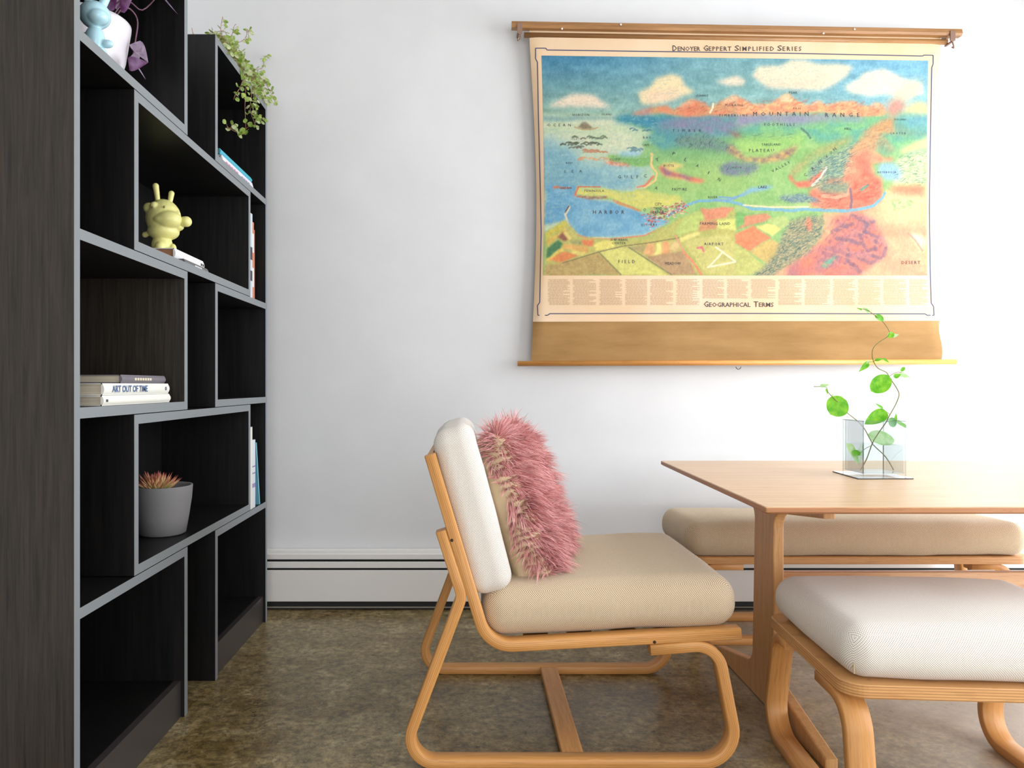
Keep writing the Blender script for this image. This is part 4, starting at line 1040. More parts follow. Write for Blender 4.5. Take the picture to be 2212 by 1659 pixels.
W = [('OCEAN', 1208, 270, 6, 50), ('HORIZON', 1255, 248, 5, 36), ('ISLAND', 1311, 247, 4, 22), ('SEA', 1238, 370, 6, 38), ('GULF', 1357, 382, 7, 44), ('HARBOR', 1315, 458, 8, 68), ('BAY', 1398, 297, 5, 17), ('CAPE', 1395, 313, 5, 16),
     ('CLIFF', 1328, 344, 5, 22), ('PENINSULA', 1284, 412, 5, 42), ('TIMBER', 1484, 282, 6, 62), ('BUTTE', 1445, 358, 5, 22), ('MOUNTAIN', 1687, 246, 9, 120), ('RANGE', 1820, 248, 9, 74),
     ('SUMMIT', 1517, 207, 5, 27), ('PEAK', 1714, 200, 5, 18), ('MORAINE', 1586, 227, 5, 38), ('TIMBERLINE', 1584, 249, 5, 62), ('PASS', 1722, 234, 4, 16), ('FOOTHILLS', 1684, 269, 6, 66), ('HILL', 1832, 278, 5, 14),
     ('TABLELAND', 1666, 312, 5, 42), ('PLATEAU', 1645, 325, 7, 54), ('MESA', 1592, 362, 4, 20), ('LAKE', 1648, 404, 6, 19), ('PASTURE', 1468, 409, 6, 32), ('RIVER', 1540, 426, 5, 20), ('CITY', 1422, 441, 6, 15), ('AND', 1423, 450, 6, 15),
     ('SEAPORT', 1423, 459, 6, 34), ('ESTUARY', 1403, 486, 5, 34), ('SUBURBAN', 1337, 518, 5, 36), ('CENTER', 1337, 525, 5, 30), ('FARMING LAND', 1545, 483, 6, 66), ('AIRPORT', 1542, 527, 6, 42), ('FIELD', 1354, 565, 7, 36), ('MEADOW', 1454, 569, 6, 34),
     ('VOLCANO', 1945, 258, 4, 26), ('CRATER', 1940, 288, 4, 34), ('RESERVOIR', 1916, 372, 4, 40), ('DESERT', 1968, 567, 7, 40), ('ISLETS', 1245, 300, 4, 22), ('REEF', 1230, 352, 4, 14), ('SAND BAR', 1222, 406, 4, 26)]
for w_ in W: place_name(word(*w_[:5], rot=w_[5] if len(w_) > 5 else 0))
for ch, x, y, r in (('P', 1456, 332, -20), ('L', 1482, 345, -25), ('A', 1507, 358, -25), ('I', 1531, 373, -28), ('N', 1554, 388, -30), ('A', 1418, 406, -20), ('T', 1420, 345, 20), ('O', 1393, 453, 0), ('C', 1394, 380, 0)):
    place_name(word(ch, x, y, 7, 6 if ch != 'I' else 1.6, rot=r))
for ch, x, y in (('C', 1740, 378), ('A', 1756, 364), ('N', 1772, 350), ('Y', 1786, 338), ('O', 1795, 330), ('N', 1803, 322)): place_name(word(ch, x, y, 7, 6, rot=42))
place_name(word('VALLEY', 1687, 360, 6, 44, rot=28))
def smallcaps(s, x, y, H, h, width):
    runs = []
    for i, wd in enumerate(s.split(' ')):
        runs.append((wd[0], H)); runs.append((wd[1:], h)); runs.append((' ', 0))
    # measure
    tot = 0; meas = []
    for t_, hh in runs:
        if t_ == ' ': meas.append(h*.55); continue
        for p_i, part in enumerate(t_.split('-')):
            pass
        meas.append(len(t_)*hh*.86 if hh == h else hh*.92)
    sc_ = width/(sum(meas[:-1])); cur = x-width/2; b = bmesh.new()
    for (t_, hh), m_ in zip(runs, meas):
        m_ *= sc_
        if t_ != ' ': merge(b, word(t_, cur+m_/2, y+(H-hh)/2, hh, m_-(1.6), bold=.008))
        cur += m_
    return b
flat_obj('title_lettering', smallcaps('DENOYER - GEPPERT SIMPLIFIED SERIES'.replace(' - ', ' '), 1592, 104, 12, 9.5, 280), M_TINK, MAP)
bm = word('-', 1522, 105, 2.5, 3.5); flat_obj('title_hyphen', bm, M_TINK, MAP)
flat_obj('subtitle_lettering', smallcaps('GEOGRAPHICAL TERMS', 1596, 657, 12, 9.5, 152), M_TINK, MAP)
# border line
def ribbon(bm, pts, w, off):
    for (xa, ya), (xb, yb) in zip(pts, pts[1:]):
        n = max(1, int(math.hypot(xb-xa, yb-ya)/12))
        for i in range(n):
            a = (xa+(xb-xa)*i/n, ya+(yb-ya)*i/n); b = (xa+(xb-xa)*(i+1)/n, ya+(yb-ya)*(i+1)/n)
            L_ = math.hypot(b[0]-a[0], b[1]-a[1]) or 1; nx, ny = -(b[1]-a[1])/L_*w/2, (b[0]-a[0])/L_*w/2
            bm.faces.new([bm.verts.new(P(p[0], p[1], off)) for p in ((a[0]+nx, a[1]+ny), (b[0]+nx, b[1]+ny), (b[0]-nx, b[1]-ny), (a[0]-nx, a[1]-ny))])
bm = bmesh.new()
ribbon(bm, [(1161, 134), (1157, 127), (1157, 104), (1179, 104), (1182, 108), (1400, 111), (1700, 115), (1993, 121), (1996, 119), (2016, 119.5), (2016, 138), (2013, 146), (2010, 300), (2008, 450), (2010, 600), (2012, 655), (2017, 662), (2018, 681), (2003, 681), (1999, 678), (1600, 677), (1188, 677.5), (1183, 681), (1162, 681), (1161, 660), (1166, 653), (1169, 500), (1167, 400), (1163, 250), (1161, 134)], 2.0, .0010)
flat_obj('border_line', bm, M_LINE, MAP)
# columns of definitions
bm = bmesh.new(); random.seed(9)
cols = [1184, 1238, 1295, 1351, 1405, 1461, 1518, 1571, 1623, 1682, 1739, 1800, 1854, 1909, 1965]
for i, cx in enumerate(cols):
    w = (cols[i+1]-cx-7) if i < len(cols)-1 else 40
    bottom = 645 if 1500 < cx < 1670 else 658
    y = 604.0
    while y < bottom:
        x = cx+random.choice((0, 0, 3)); end = cx+w*random.choice((1, 1, 1, .7, .9))
        while x < end:
            l = random.uniform(3, 8); ribbon(bm, [(x, y), (min(x+l, end), y)], 1.0, .0010); x += l+1.2
        y += 2.45
flat_obj('definition_columns', bm, M_SINK, MAP)
bm = bmesh.new(); add_box(bm, 0, .001, 0, .001, 0, .001); bm.free()

# rails
M_RAIL = wood('brown_rail', (138, 96, 54), (168, 122, 76), (3, 60, 60), rough=.35)
M_ROD = wood('orange_rod', (206, 138, 66), (226, 160, 88), (3, 60, 60), rough=.35)
M_METAL = mat('aged_metal', rgb(150, 120, 104), .45, .7)
a, b = at(1105, 55, 2.948), at(2074, 72, 2.948)
bm = bmesh.new()
d = (b-a).normalized(); up = d.cross(Vector((0, 1, 0))).normalized()*-1
if up.z < 0: up = -up
prof = [(-.012, -.0145), (-.017, -.006), (-.014, .004), (-.012, .0115), (-.006, .0145), (.010, .0145), (.012, .010), (.012, -.0145)]
ra = [bm.verts.new(a+Vector((0, p, 0))+up*q) for p, q in prof]; rb = [bm.verts.new(b+Vector((0, p, 0))+up*q) for p, q in prof]
for i in range(len(prof)): bm.faces.new([ra[i], ra[(i+1) % len(prof)], rb[(i+1) % len(prof)], rb[i]])
bm.faces.new(ra[::-1]); bm.faces.new(rb); bmesh.ops.recalc_face_normals(bm, faces=bm.faces[:])
RAIL = flat_obj('top_rail', bm, M_RAIL, MAP)
bm = bmesh.new(); tube(bm, [at(1132, 76, 2.962), at(2045, 91, 2.962)], .0105, seg=20); flat_obj('spring_roller', bm, M_RAIL, MAP)
bm = bmesh.new(); tube(bm, [at(1118, 785.5, 2.958), at(2064, 781.5, 2.958)], .0105, seg=20); flat_obj('bottom_rod', bm, M_ROD, MAP)
for s, (xx, yy) in ((1, (1122, 60)), (-1, (2052, 76))):
    bm = bmesh.new()
    p = at(xx, yy, 2.946)
    add_box(bm, p.x-.010, p.x+.010, 2.927, 2.933, p.z-.030, p.z+.010, bev=.001); add_box(bm, p.x-.004, p.x+.004, 2.927, 2.975, p.z-.034, p.z-.028, bev=.001)
    tube(bm, smooth_pts([p+Vector((0, -.012, -.028)), p+Vector((-.003*s, -.016, -.045)), p+Vector((-.008*s, -.012, -.056)), p+Vector((-.004*s, -.006, -.050))], 4), .0028, seg=8)
    flat_obj('roller_bracket', bm, M_METAL, MAP)
    bm = bmesh.new(); add_box(bm, p.x-.006, p.x+.006, 2.960, 3.0195, p.z-.008, p.z+.008, bev=.001); flat_obj('wall_bracket', bm, M_METAL, MAP)
M_TACK = mat('white_tack', rgb(235, 232, 225), .3)
for q in ((1214, 62), (1341, 53), (1779, 72), (1846, 63)):
    bm = bmesh.new(); ico(bm, at(q[0], q[1], 2.930), .004, 2, (1, .6, 1)); flat_obj('tack', bm, M_TACK, MAP)
bm = bmesh.new(); c = at(1595, 791, 2.95)
tube(bm, [c+Vector((.010*math.cos(t_), 0, -.002+.010*math.sin(t_))) for t_ in [PI+PI*i/12 for i in range(13)]], .0013, seg=6)
flat_obj('pull_ring', bm, mat('dark_wire', rgb(60, 55, 50), .4, .6), MAP)
# ------------------------------------------------------------------ lounge chair
def q(x, y, Y=1.73): p = at(x, y, Y); return (p.x, p.z)
CHc = (.24, 2.03, 0)
C = empty('lounge_chair', CHc); tag(C, 'low armless lounge chair of bent beech with woven cream cushions', 'chair')
seatpts = [q(928, 983), q(1054, 1400), q(1602, 1370)]
legpts = [q(952, 1148), q(998, 1290), q(862, 1652), q(1602, 1652), q(1552, 1394), q(1406, 1406)]
legpts[2] = (legpts[2][0], .013); legpts[3] = (legpts[3][0], .013)
legr = [0, .045, .060, .075, .062, 0]
M_HOLE = mat('dowel_hole', rgb(50, 34, 22), .8)
for (w0, w1, nm) in ((1.73, 1.768, 'near'), (2.302, 2.340, 'far')):
    bm = bmesh.new(); band(bm, seatpts, [0, .075, 0], .026, w0, w1); sf = flat_obj('seat_side_frame', bm, M_BEECH, C)
    bm = bmesh.new(); band(bm, legpts, legr, .025, w0, w1); flat_obj('leg_loop', bm, M_BEECH, C)
    for hx, hy in ((976, 1167), (1414, 1387)):
        p = at(hx, hy, 1.73); bm = bmesh.new(); yy = w0-.0004 if nm == 'near' else w1+.0004
        lathe(bm, [(0, 0), (.0038, 0), (.0036, -.0004)], (0, 0, 0), 16); bmesh.ops.transform(bm, matrix=Matrix.Translation((p.x, yy, p.z)) @ Matrix.Rotation(PI/2, 4, 'X'), verts=bm.verts)
        flat_obj('dowel', bm, M_HOLE, C)
# floor stretcher, seat and back slats
bm = bmesh.new(); add_box(bm, .222, .274, 1.766, 2.304, .004, .024, bev=.003); flat_obj('stretcher', bm, wood('beech_stretcher', (204, 142, 76), (222, 164, 98), (60, 3, 60)), C)
def along(t): # point on seat line
    a, b = Vector(seatpts[1]), Vector(seatpts[2]); return a.lerp(b, t)
sd = (Vector(seatpts[2])-Vector(seatpts[1])).normalized(); sang = math.atan2(sd.y, sd.x)
for t in (.2, .38, .56, .74, .9):
    c = along(t); bm = bmesh.new(); add_box(bm, -.03, .03, 1.766, 2.304, -.011, .002, bev=.002)
    bmesh.ops.transform(bm, matrix=Matrix.Translation((c.x, 0, c.y)) @ Matrix.Rotation(-sang, 4, 'Y'), verts=bm.verts); flat_obj('seat_slat', bm, M_BEECH, C)
bd = (Vector(seatpts[0])-Vector(seatpts[1])).normalized(); bang = math.atan2(bd.y, bd.x)
for t in (.35, .60, .95):
    c = Vector(seatpts[1]).lerp(Vector(seatpts[0]), t); bm = bmesh.new(); add_box(bm, -.025, .025, 1.766, 2.304, -.007, .007, bev=.002)
    bmesh.ops.transform(bm, matrix=Matrix.Translation((c.x, 0, c.y)) @ Matrix.Rotation(-bang, 4, 'Y'), verts=bm.verts); flat_obj('back_slat', bm, M_BEECH, C)
def place(bm, loc, ry=0.0, rz=0.0):
    bmesh.ops.transform(bm, matrix=Matrix.Translation(loc) @ Matrix.Rotation(rz, 4, 'Z') @ Matrix.Rotation(ry, 4, 'Y'), verts=bm.verts)
def seam(bm_pts, r=.0014): 
    b = bmesh.new(); tube(b, bm_pts, r, seg=6); return b
bm = rbox(.305, .288, .062, .056, 26, puff=.012, wob=.004, seed=1, side=.004)
place(bm, (.336, 2.030, .372), -math.radians(2.4)); flat_obj('seat_cushion', bm, M_FAB, C, True)
bm = rbox(.050, .286, .203, .036, 26, puff=0, wob=.004, seed=5, ends=.006)
place(bm, (.007, 2.030, .602), -math.radians(14.8)); flat_obj('back_cushion', bm, M_FAB_LIT, C, True)

# ------------------------------------------------------------------ fluffy pillow
PIL = empty('throw_pillow', (.2, 2.05, .43)); tag(PIL, 'pink long-haired fluffy pillow with beige backing leaning on lounge chair', 'pillow')
pc = Vector((.142, 2.010, .582)); Rz = math.radians(-14); Ry = math.radians(-20)
MP = Matrix.Translation(pc) @ Matrix.Rotation(Rz, 4, 'Z') @ Matrix.Rotation(Ry, 4, 'Y')
def pillow_shape(p):        # taper towards the edges
    return p
bm = rbox(.055, .200, .205, .052, 30, wob=.004, seed=9)
for v in bm.verts:
    e = max(abs(v.co.y)/.2, abs(v.co.z)/.205); v.co.x *= 1.12-.35*e**3
    # softly rounded corners
    cy, cz = v.co.y/.2, v.co.z/.205; r_ = (abs(cy)**5+abs(cz)**5)**.2
    if r_ > 1: v.co.y /= r_; v.co.z /= r_
pts_loc = [(f.calc_center_median().copy(), f.normal.copy(), f.calc_area()) for f in bm.faces]
bm.normal_update(); pts_loc = [(f.calc_center_median().copy(), f.normal.copy(), f.calc_area()) for f in bm.faces]
bmesh.ops.transform(bm, matrix=MP, verts=bm.verts)
flat_obj('pillow_cover', bm, M_LINEN, PIL, True)
random.seed(21)
fur = bmesh.new(); fl = fur.verts.layers.float_color.new('Col')
sel = [(c, n, a) for c, n, a in pts_loc if n.x > -.25 and c.x > .004+.010*math.sin(c.z*31)+.006*math.sin(c.y*47)]
wts = [a for _, _, a in sel]; tot = sum(wts)
NF = 13000
picks = random.choices(sel, weights=wts, k=NF)
R3 = MP.to_3x3(); g = R3.inverted() @ Vector((0, 0, -1))
for c, n, a in picks:
    s = math.sqrt(a)
    t1 = n.orthogonal().normalized(); t2 = n.cross(t1)
    o = c+t1*random.uniform(-s, s)*.6+t2*random.uniform(-s, s)*.6
    cl = mnoise.noise_vector(o*16)*1.0+mnoise.noise_vector(o*45+Vector((5, 1, 2)))*.5
    d = (n*.95+cl*.95+Vector((0, 0, .10))).normalized()
    if d.dot(n) < .15: d = (d+n*.5).normalized()
    L_ = random.uniform(.030, .060)*(1+.5*mnoise.noise(o*30))*(1.15 if n.x > .5 else .8)
    lum = random.uniform(0, 1)*.6+.4*(mnoise.noise(o*22)*.5+.5)
    w = random.uniform(.0007, .0013)
    P0 = o.copy(); side = d.cross(Vector((random.random()-.5, random.random()-.5, random.random()-.5))).normalized()
    prev = None; curl = mnoise.noise_vector(o*70)*.5
    for j in range(5):
        u = j/4; ww = w*(1-u**1.5)+.00012
        vs2 = [fur.verts.new(MP @ (P0-side*ww)), fur.verts.new(MP @ (P0+side*ww))]
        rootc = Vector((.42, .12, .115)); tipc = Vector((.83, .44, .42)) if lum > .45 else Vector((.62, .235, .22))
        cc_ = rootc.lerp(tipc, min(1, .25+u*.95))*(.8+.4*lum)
        for v in vs2: v[fl] = (*cc_, 1)
        if prev: f = fur.faces.new([prev[0], prev[1], vs2[1], vs2[0]]); f.smooth = True
        prev = vs2
        d = (d+g*.24+curl*.25).normalized(); P0 = P0+d*(L_/4)
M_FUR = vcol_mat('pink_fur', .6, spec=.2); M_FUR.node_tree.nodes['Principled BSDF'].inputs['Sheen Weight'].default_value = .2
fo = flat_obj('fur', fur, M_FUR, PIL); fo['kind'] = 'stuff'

# ------------------------------------------------------------------ dining table
TB = empty('dining_table', (1.45, 2.09, 0)); tag(TB, 'low rectangular beech dining table with thin top holding glass vase', 'table')
zt = .637
nl, fl_ = (.641, 1.602), (.668, 2.580)
poly = fillet([nl, (2.26, 1.602), (2.24, 2.580), fl_], [.004]*4, True, 3)
bm = bmesh.new(); t_ = bmesh.new()
def ring(off, z): 
    cx, cy = 1.45, 2.09; out = []
    for p in poly:
        d = Vector((math.copysign(off, p.x-cx), math.copysign(off, p.y-cy))); out.append(t_.verts.new((p.x-d.x, p.y-d.y, z)))
    return out
rings = [ring(.0015, zt), ring(0, zt-.002), ring(.000, zt-.012), ring(.008, zt-.017), ring(.05, zt-.022)]
n_ = len(poly); t_.faces.new(rings[0])
for a_, b_ in zip(rings, rings[1:]):
    for i in range(n_): t_.faces.new([a_[i], b_[i], b_[(i+1) % n_], a_[(i+1) % n_]])
t_.faces.new(rings[-1][::-1]); bmesh.ops.recalc_face_normals(t_, faces=t_.faces[:]); t_.normal_update()
uvl = t_.loops.layers.uv.verify()
for f in t_.faces:
    for lp in f.loops: lp[uvl].uv = (0, max(.03, (zt-lp.vert.co.z)/.022) if abs(f.normal.z) < .95 else 0)
for f in t_.faces: f.material_index = 0 if f.normal.z > .5 else 1
merge(bm, t_); flat_obj('tabletop', bm, [M_TOP, wood('ply_table_edge', (168, 112, 70), (190, 134, 88), (3, 3, 60), ply=True, plycol=(104, 60, 34), nply=6)], TB)
# trestles: foot, column and bearer cut from one board
def trestle(x0, x1):
    yc = 2.085
    pts = [(1.722, .002), (2.474, .002), (2.474, .030), (2.17, .094), (2.150, zt-.085), (2.44, zt-.050), (2.44, zt-.0225), (1.733, zt-.0225), (1.733, zt-.050), (2.018, zt-.085), (2.018, .094), (1.722, .030)]
    rr = [0, 0, 0, .05, .045, 0, 0, 0, 0, .045, .05, 0]
    poly = fillet(pts, rr, True, 6)
    bm = bmesh.new(); prism(bm, [(p.x, p.y) for p in poly], x0, x1, 'X', bev=.004, seg=2)
    return flat_obj('trestle_leg', bm, M_LEG, TB)
trestle(.829, .859); trestle(2.04, 2.07)
bm = bmesh.new(); add_box(bm, .859, 2.04, 2.075, 2.100, .270, .376, bev=.004); flat_obj('stretcher', bm, wood('beech_rail', (190, 142, 100), (208, 164, 122), (3, 60, 60)), TB)

# ------------------------------------------------------------------ ottoman and bench
def stool_frame(parent, w, d, z0, z1, M, mats, name='seat_frame'):
    poly = fillet([(0, 0), (w, 0), (w, d), (0, d)], [.045]*4, True, 8)
    inner = fillet([(.05, .05), (w-.05, .05), (w-.05, d-.05), (.05, d-.05)], [.02]*4, True, 8)
    t = bmesh.new(); n = len(poly)
    lv = []
    for z, o in ((z0, .002), (z0+.003, 0), (z1-.003, 0), (z1, .002)):
        lv.append([t.verts.new((p.x+(o if p.x < w/2 else -o), p.y+(o if p.y < d/2 else -o), z)) for p in poly])
    for a, b in zip(lv, lv[1:]):
        for i in range(n): t.faces.new([a[i], a[(i+1) % n], b[(i+1) % n], b[i]])
    il = [[t.verts.new((p.x, p.y, z)) for p in inner] for z in (z0, z1)]
    for i in range(n):
        j = (i+1) % n
        t.faces.new([il[0][j], il[0][i], il[1][i], il[1][j]])
        t.faces.new([lv[-1][i], lv[-1][j], il[1][j], il[1][i]]); t.faces.new([il[0][i], il[0][j], lv[0][j], lv[0][i]])
    bmesh.ops.recalc_face_normals(t, faces=t.faces[:]); t.normal_update(); edge_uv(t, z0-.001, z1)
    for f in t.faces: f.smooth = False
    bmesh.ops.transform(t, matrix=M, verts=t.verts); flat_obj(name, t, mats, parent)
M_PLY = wood('ply_band', (196, 142, 86), (214, 162, 104), (3, 3, 60), ply=True, plycol=(112, 66, 34), nply=5, rough=.4)
th = math.radians(-3.9)
O0 = Vector((.735, 1.448, 0)); OT = empty('ottoman', O0, th); tag(OT, 'square beech ottoman stool with woven cream cushion at right foreground', 'stool')
MO = world_of(OT)
stool_frame(OT, .60, .462, .287, .314, MO, M_PLY)
ol = [(.150, .275), (.012, .275), (-.030, .012), (.492, .012), (.415, .275), (.330, .275)]
for x0 in (.0, .53):
    bm = bmesh.new(); band(bm, ol, [0, .07, .07, .07, .055, 0], .023, x0, x0+.052, axis='X', seg=14); bmesh.ops.transform(bm, matrix=MO, verts=bm.verts)
    flat_obj('leg_loop', bm, M_BEECH2, OT)
for y0 in (.06, .20, .34):
    bm = bmesh.new(); add_box(bm, .045, .555, y0, y0+.05, .292, .309, bev=.002); bmesh.ops.transform(bm, matrix=MO, verts=bm.verts); flat_obj('seat_slat', bm, M_BEECH, OT)
bm = rbox(.292, .226, .053, .050, 28, puff=.012, wob=.003, seed=3, side=.004)
place(bm, (.298, .228, .314+.052)); bmesh.ops.transform(bm, matrix=MO, verts=bm.verts); OCu = flat_obj('cushion', bm, M_FAB_LIT, OT, True)
bm = bmesh.new(); sm = []
for i in range(9):
    u = i/8; z = .330+.065*u; ix = .0165+.010*max(0, (u-.45))**1.2*3; sm.append(MO @ Vector((.30-.292+ix, .228-.226+ix*.9, z)))
tube(bm, sm, .0016, seg=6); flat_obj('cushion_seam', bm, mat('seam_thread', rgb(196, 176, 140), .9), OCu)

BN = empty('bench', (1.33, 2.72, 0)); tag(BN, 'long low beech bench with woven cream cushion between table and wall', 'bench')
MB_ = Matrix.Translation((.775, 2.545, 0))
stool_frame(BN, 1.165, .345, .284, .310, MB_, M_PLY)
bl_ = [(.95, .272), (.800, .272), (.775, .012), (1.905, .012), (1.880, .272), (1.740, .272)]
for y0 in (2.562, 2.820):
    bm = bmesh.new(); band(bm, bl_, [0, .07, .07, .07, .07, 0], .024, y0, y0+.045, axis='Y'); flat_obj('leg_loop', bm, M_BEECH, BN)
for x0 in (1.05, 1.33, 1.62):
    bm = bmesh.new(); add_box(bm, x0, x0+.05, 2.59, 2.845, .288, .304, bev=.002); flat_obj('seat_slat', bm, M_BEECH, BN)
bm = rbox(.592, .190, .056, .053, 30, puff=.008, wob=.006, seed=12, side=.004)
place(bm, (1.335, 2.715, .310+.056)); flat_obj('cushion', bm, M_FAB, BN, True)

# ------------------------------------------------------------------ vase, mat, cutting
MT = empty('table_mat', (1.17, 2.155, zt)); tag(MT, 'thin dark square mat under the glass vase on table', 'mat')
bm = bmesh.new(); prism(bm, [(1.086, 2.066), (1.243, 2.070), (1.250, 2.240), (1.102, 2.245)], zt+.0003, zt+.0028, 'Z')
bm.normal_update()
for f in bm.faces: f.material_index = 0 if f.normal.z > .5 else 1
flat_obj('mat_top', bm, [mat('mirror_mat', rgb(226, 224, 220), .06, 1.0), mat('mat_edge', rgb(52, 50, 50), .5)], MT)
zv = zt+.0031
V0, V1, U0, U1, HV = 1.122, 1.243, 2.108, 2.222, .158
VS = empty('glass_vase', (1.18, 2.165, zv)); tag(VS, 'square clear glass vase half filled with water on table', 'vase')
bm = bmesh.new(); g_ = .004
add_box(bm, V0, V1, U0, U1, zv, zv+.008, 0)
for a_ in ((V0, V1, U0, U0+g_), (V0, V1, U1-g_, U1), (V0, V0+g_, U0+g_, U1-g_), (V1-g_, V1, U0+g_, U1-g_)):
    add_box(bm, *a_, zv+.008, zv+HV, 0)
flat_obj('glass', bm, M_GLASS, VS)
bm = bmesh.new(); e_ = .0012
for xx, yy in ((V0, U0), (V1, U0), (V0, U1), (V1, U1)): add_box(bm, xx-e_, xx+e_, yy-e_, yy+e_, zv+.001, zv+HV)
for yy in (U0, U1): add_box(bm, V0+e_, V1-e_, yy-e_, yy+e_, zv+HV-.002, zv+HV)
for xx in (V0, V1): add_box(bm, xx-e_, xx+e_, U0+e_, U1-e_, zv+HV-.002, zv+HV)
flat_obj('glass_rim', bm, M_GLASSEDGE, VS)
bm = bmesh.new(); add_box(bm, V0+g_+.0004, V1-g_-.0004, U0+g_+.0004, U1-g_-.0004, zv+.0084, zv+.088)
flat_obj('water', bm, M_WATER, VS)
PL = empty('plant_cutting', (1.18, 2.165, zv+.01)); tag(PL, 'bright green leafy vine cutting standing in the glass vase', 'plant')
def zz(x, y, Y=2.165): return at(1720+x/3.95, 640+y/3.95, Y)
M_STEM = leafmat('green_stem', (120, 130, 60), (150, 140, 90)); M_LF = leafmat('bright_leaf', (84, 166, 24), (132, 196, 50), 60, .35); M_LF2 = leafmat('pale_leaf', (150, 200, 120), (190, 216, 170), 60)
s1 = [(548, 1482, 2.16), (600, 1390, 2.16), (650, 1255, 2.16), (700, 1170, 2.165), (760, 1085, 2.17), (800, 1010, 2.17), (850, 920, 2.18), (877, 840, 2.18), (855, 780, 2.18), (800, 700, 2.175), (770, 650, 2.17), (700, 615, 2.16), (662, 560, 2.15), (648, 500, 2.15), (660, 440, 2.15), (710, 390, 2.155), (775, 348, 2.16), (795, 305, 2.16), (765, 250, 2.16), (735, 215, 2.16), (700, 185, 2.155), (640, 140, 2.15), (600, 115, 2.145), (520, 102, 2.14)]
s2 = [(830, 1482, 2.18), (790, 1410, 2.18), (745, 1350, 2.18), (665, 1275, 2.175), (620, 1200, 2.17), (585, 1135, 2.165), (540, 1080, 2.16), (480, 1030, 2.155), (430, 990, 2.15), (370, 920, 2.145), (310, 860, 2.14), (270, 815, 2.14), (250, 775, 2.14), (150, 770, 2.13)]
for s_ in (s1, s2):
    bm = bmesh.new(); tube(bm, smooth_pts([zz(*p) for p in s_], 4), .0016, .0009, 8); flat_obj('stem', bm, M_STEM, PL)
for pts in (((650, 1270, 2.16), (590, 1300, 2.155), (545, 1340, 2.15)), ((800, 1010, 2.17), (780, 990, 2.17)), ((770, 650, 2.17), (790, 685, 2.17)), ((790, 685, 2.17), (850, 650, 2.18), (900, 650, 2.18)), ((665, 560, 2.15), (620, 560, 2.15)), ((660, 555, 2.15), (700, 535, 2.15)), ((760, 1080, 2.17), (790, 1060, 2.17))):
    bm = bmesh.new(); tube(bm, smooth_pts([zz(*p) for p in pts], 4), .0009, .0008, 6); flat_obj('petiole', bm, M_STEM, PL)
def lf(P0, P1, W, m, Y=2.165, cup=.15, shape='round', nrm=(.1, -1, .35), dY=0.0, bend=0.0):
    a, b = zz(*P0, Y), zz(*P1, Y+dY); bm = bmesh.new(); leaf(bm, a, b-a, nrm, (b-a).length, W*YPX, cup=cup, shape=shape, n=12, bend=bend)
    flat_obj('leaf', bm, m, PL, True)
YPX = 2.165/F/3.95
lf((405, 870), (290, 1010), 190, M_LF, 2.142, .1)
lf((800, 690), (635, 810), 150, M_LF, 2.165, .12)
lf((775, 985), (582, 1092), 118, M_LF, 2.165, .5, 'heart', nrm=(.3, -1, .6))
lf((740, 960), (672, 912), 30, M_LF, 2.165, .3, 'lance')
lf((790, 1045), (845, 1110), 88, mat('dark_leaf', rgb(58, 120, 30), .4), 2.16, .2)
lf((845, 1060), (940, 1125), 44, M_LF2, 2.17, .6, 'lance'); lf((838, 1070), (852, 995), 34, M_LF, 2.17, .5, 'lance'); lf((890, 1085), (940, 1118), 34, M_LF, 2.165, .3)
lf((612, 560), (532, 645), 58, M_LF, 2.15, .5, 'lance', nrm=(.6, -1, .4)); lf((612, 575), (608, 545), 34, M_LF2, 2.15)
lf((665, 550), (745, 530), 30, M_LF, 2.15, .6, 'lance'); lf((735, 532), (800, 572), 26, M_LF, 2.15, .6, 'lance')
lf((830, 690), (895, 665), 50, M_LF, 2.175, .4, 'lance'); lf((870, 668), (975, 692), 50, M_LF2, 2.18, .5, 'lance'); lf((890, 640), (925, 605), 30, M_LF, 2.18, .4)
lf((780, 350), (830, 312), 52, M_LF, 2.16, .4); lf((815, 345), (878, 325), 34, M_LF2, 2.16, .5, 'lance')
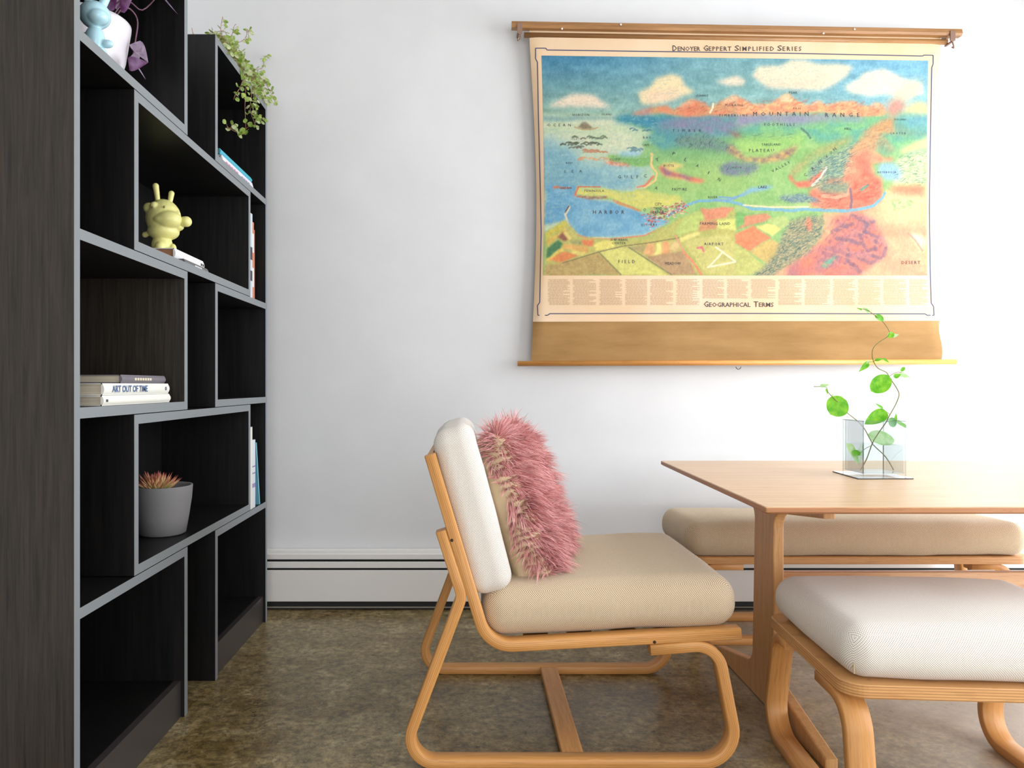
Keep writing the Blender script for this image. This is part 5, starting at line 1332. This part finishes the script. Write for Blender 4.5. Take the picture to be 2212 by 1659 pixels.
lf((745, 205), (668, 165), 62, M_LF, 2.155, .25); lf((625, 140), (560, 95), 44, M_LF2, 2.148, .4, 'lance'); lf((560, 118), (515, 100), 20, M_LF, 2.14, .4, 'lance')
lf((250, 790), (270, 840), 26, M_LF, 2.14, .5, 'lance'); lf((200, 770), (285, 752), 34, M_LF2, 2.135, .5, 'lance'); lf((300, 850), (320, 832), 16, M_LF2, 2.14, .3, 'lance')
lf((428, 1255), (545, 1455), 92, M_LF2, 2.150, .4, 'lance', nrm=(.4, -1, .2)); lf((548, 1345), (470, 1330), 50, M_LF, 2.148, .3)
lf((615, 1200), (838, 1225), 165, M_LF2, 2.185, .1, nrm=(.1, -1, .9))

# ------------------------------------------------------------------ light
def area(name, loc, rot, sx, sy, power, col=(1, 1, 1), spread=None):
    L = bpy.data.lights.new(name, 'AREA'); L.shape = 'RECTANGLE'; L.size = sx; L.size_y = sy; L.energy = power; L.color = col
    if spread: L.spread = spread
    o = bpy.data.objects.new(name, L); o.location = loc; o.rotation_euler = rot; COL.objects.link(o); return o
area('window_daylight', (XR+.09, (WR[0]+WR[1])/2, (WR[2]+WR[3])/2), (0, PI/2, 0), WR[3]-WR[2], WR[1]-WR[0], 130, (.90, .95, 1.0))
area('window_daylight', ((WF[0]+WF[1])/2, YF-.09, (WF[2]+WF[3])/2), (PI/2, 0, 0), WF[1]-WF[0], WF[3]-WF[2], 76, (.98, .98, 1.0))
w = bpy.data.worlds.new('sky'); S.world = w; w.use_nodes = True
w.node_tree.nodes['Background'].inputs[0].default_value = (.75, .85, 1, 1); w.node_tree.nodes['Background'].inputs[1].default_value = 1.0

# ------------------------------------------------------------------ camera
cd = bpy.data.cameras.new('camera'); cam = bpy.data.objects.new('camera', cd); COL.objects.link(cam)
cam.location = (0, 0, CH); cam.rotation_euler = (PI/2, 0, 0)
cd.sensor_width = 36; cd.lens = F/2212*36
cd.shift_x = (1106-VX)/2212; cd.shift_y = -(829.5-VY)/2212
cd.clip_start = .02
S.camera = cam
S.view_settings.view_transform = 'Standard'; S.view_settings.look = 'None'; S.view_settings.gamma = 1; S.view_settings.use_curve_mapping = False
S.view_settings.exposure = 0.0
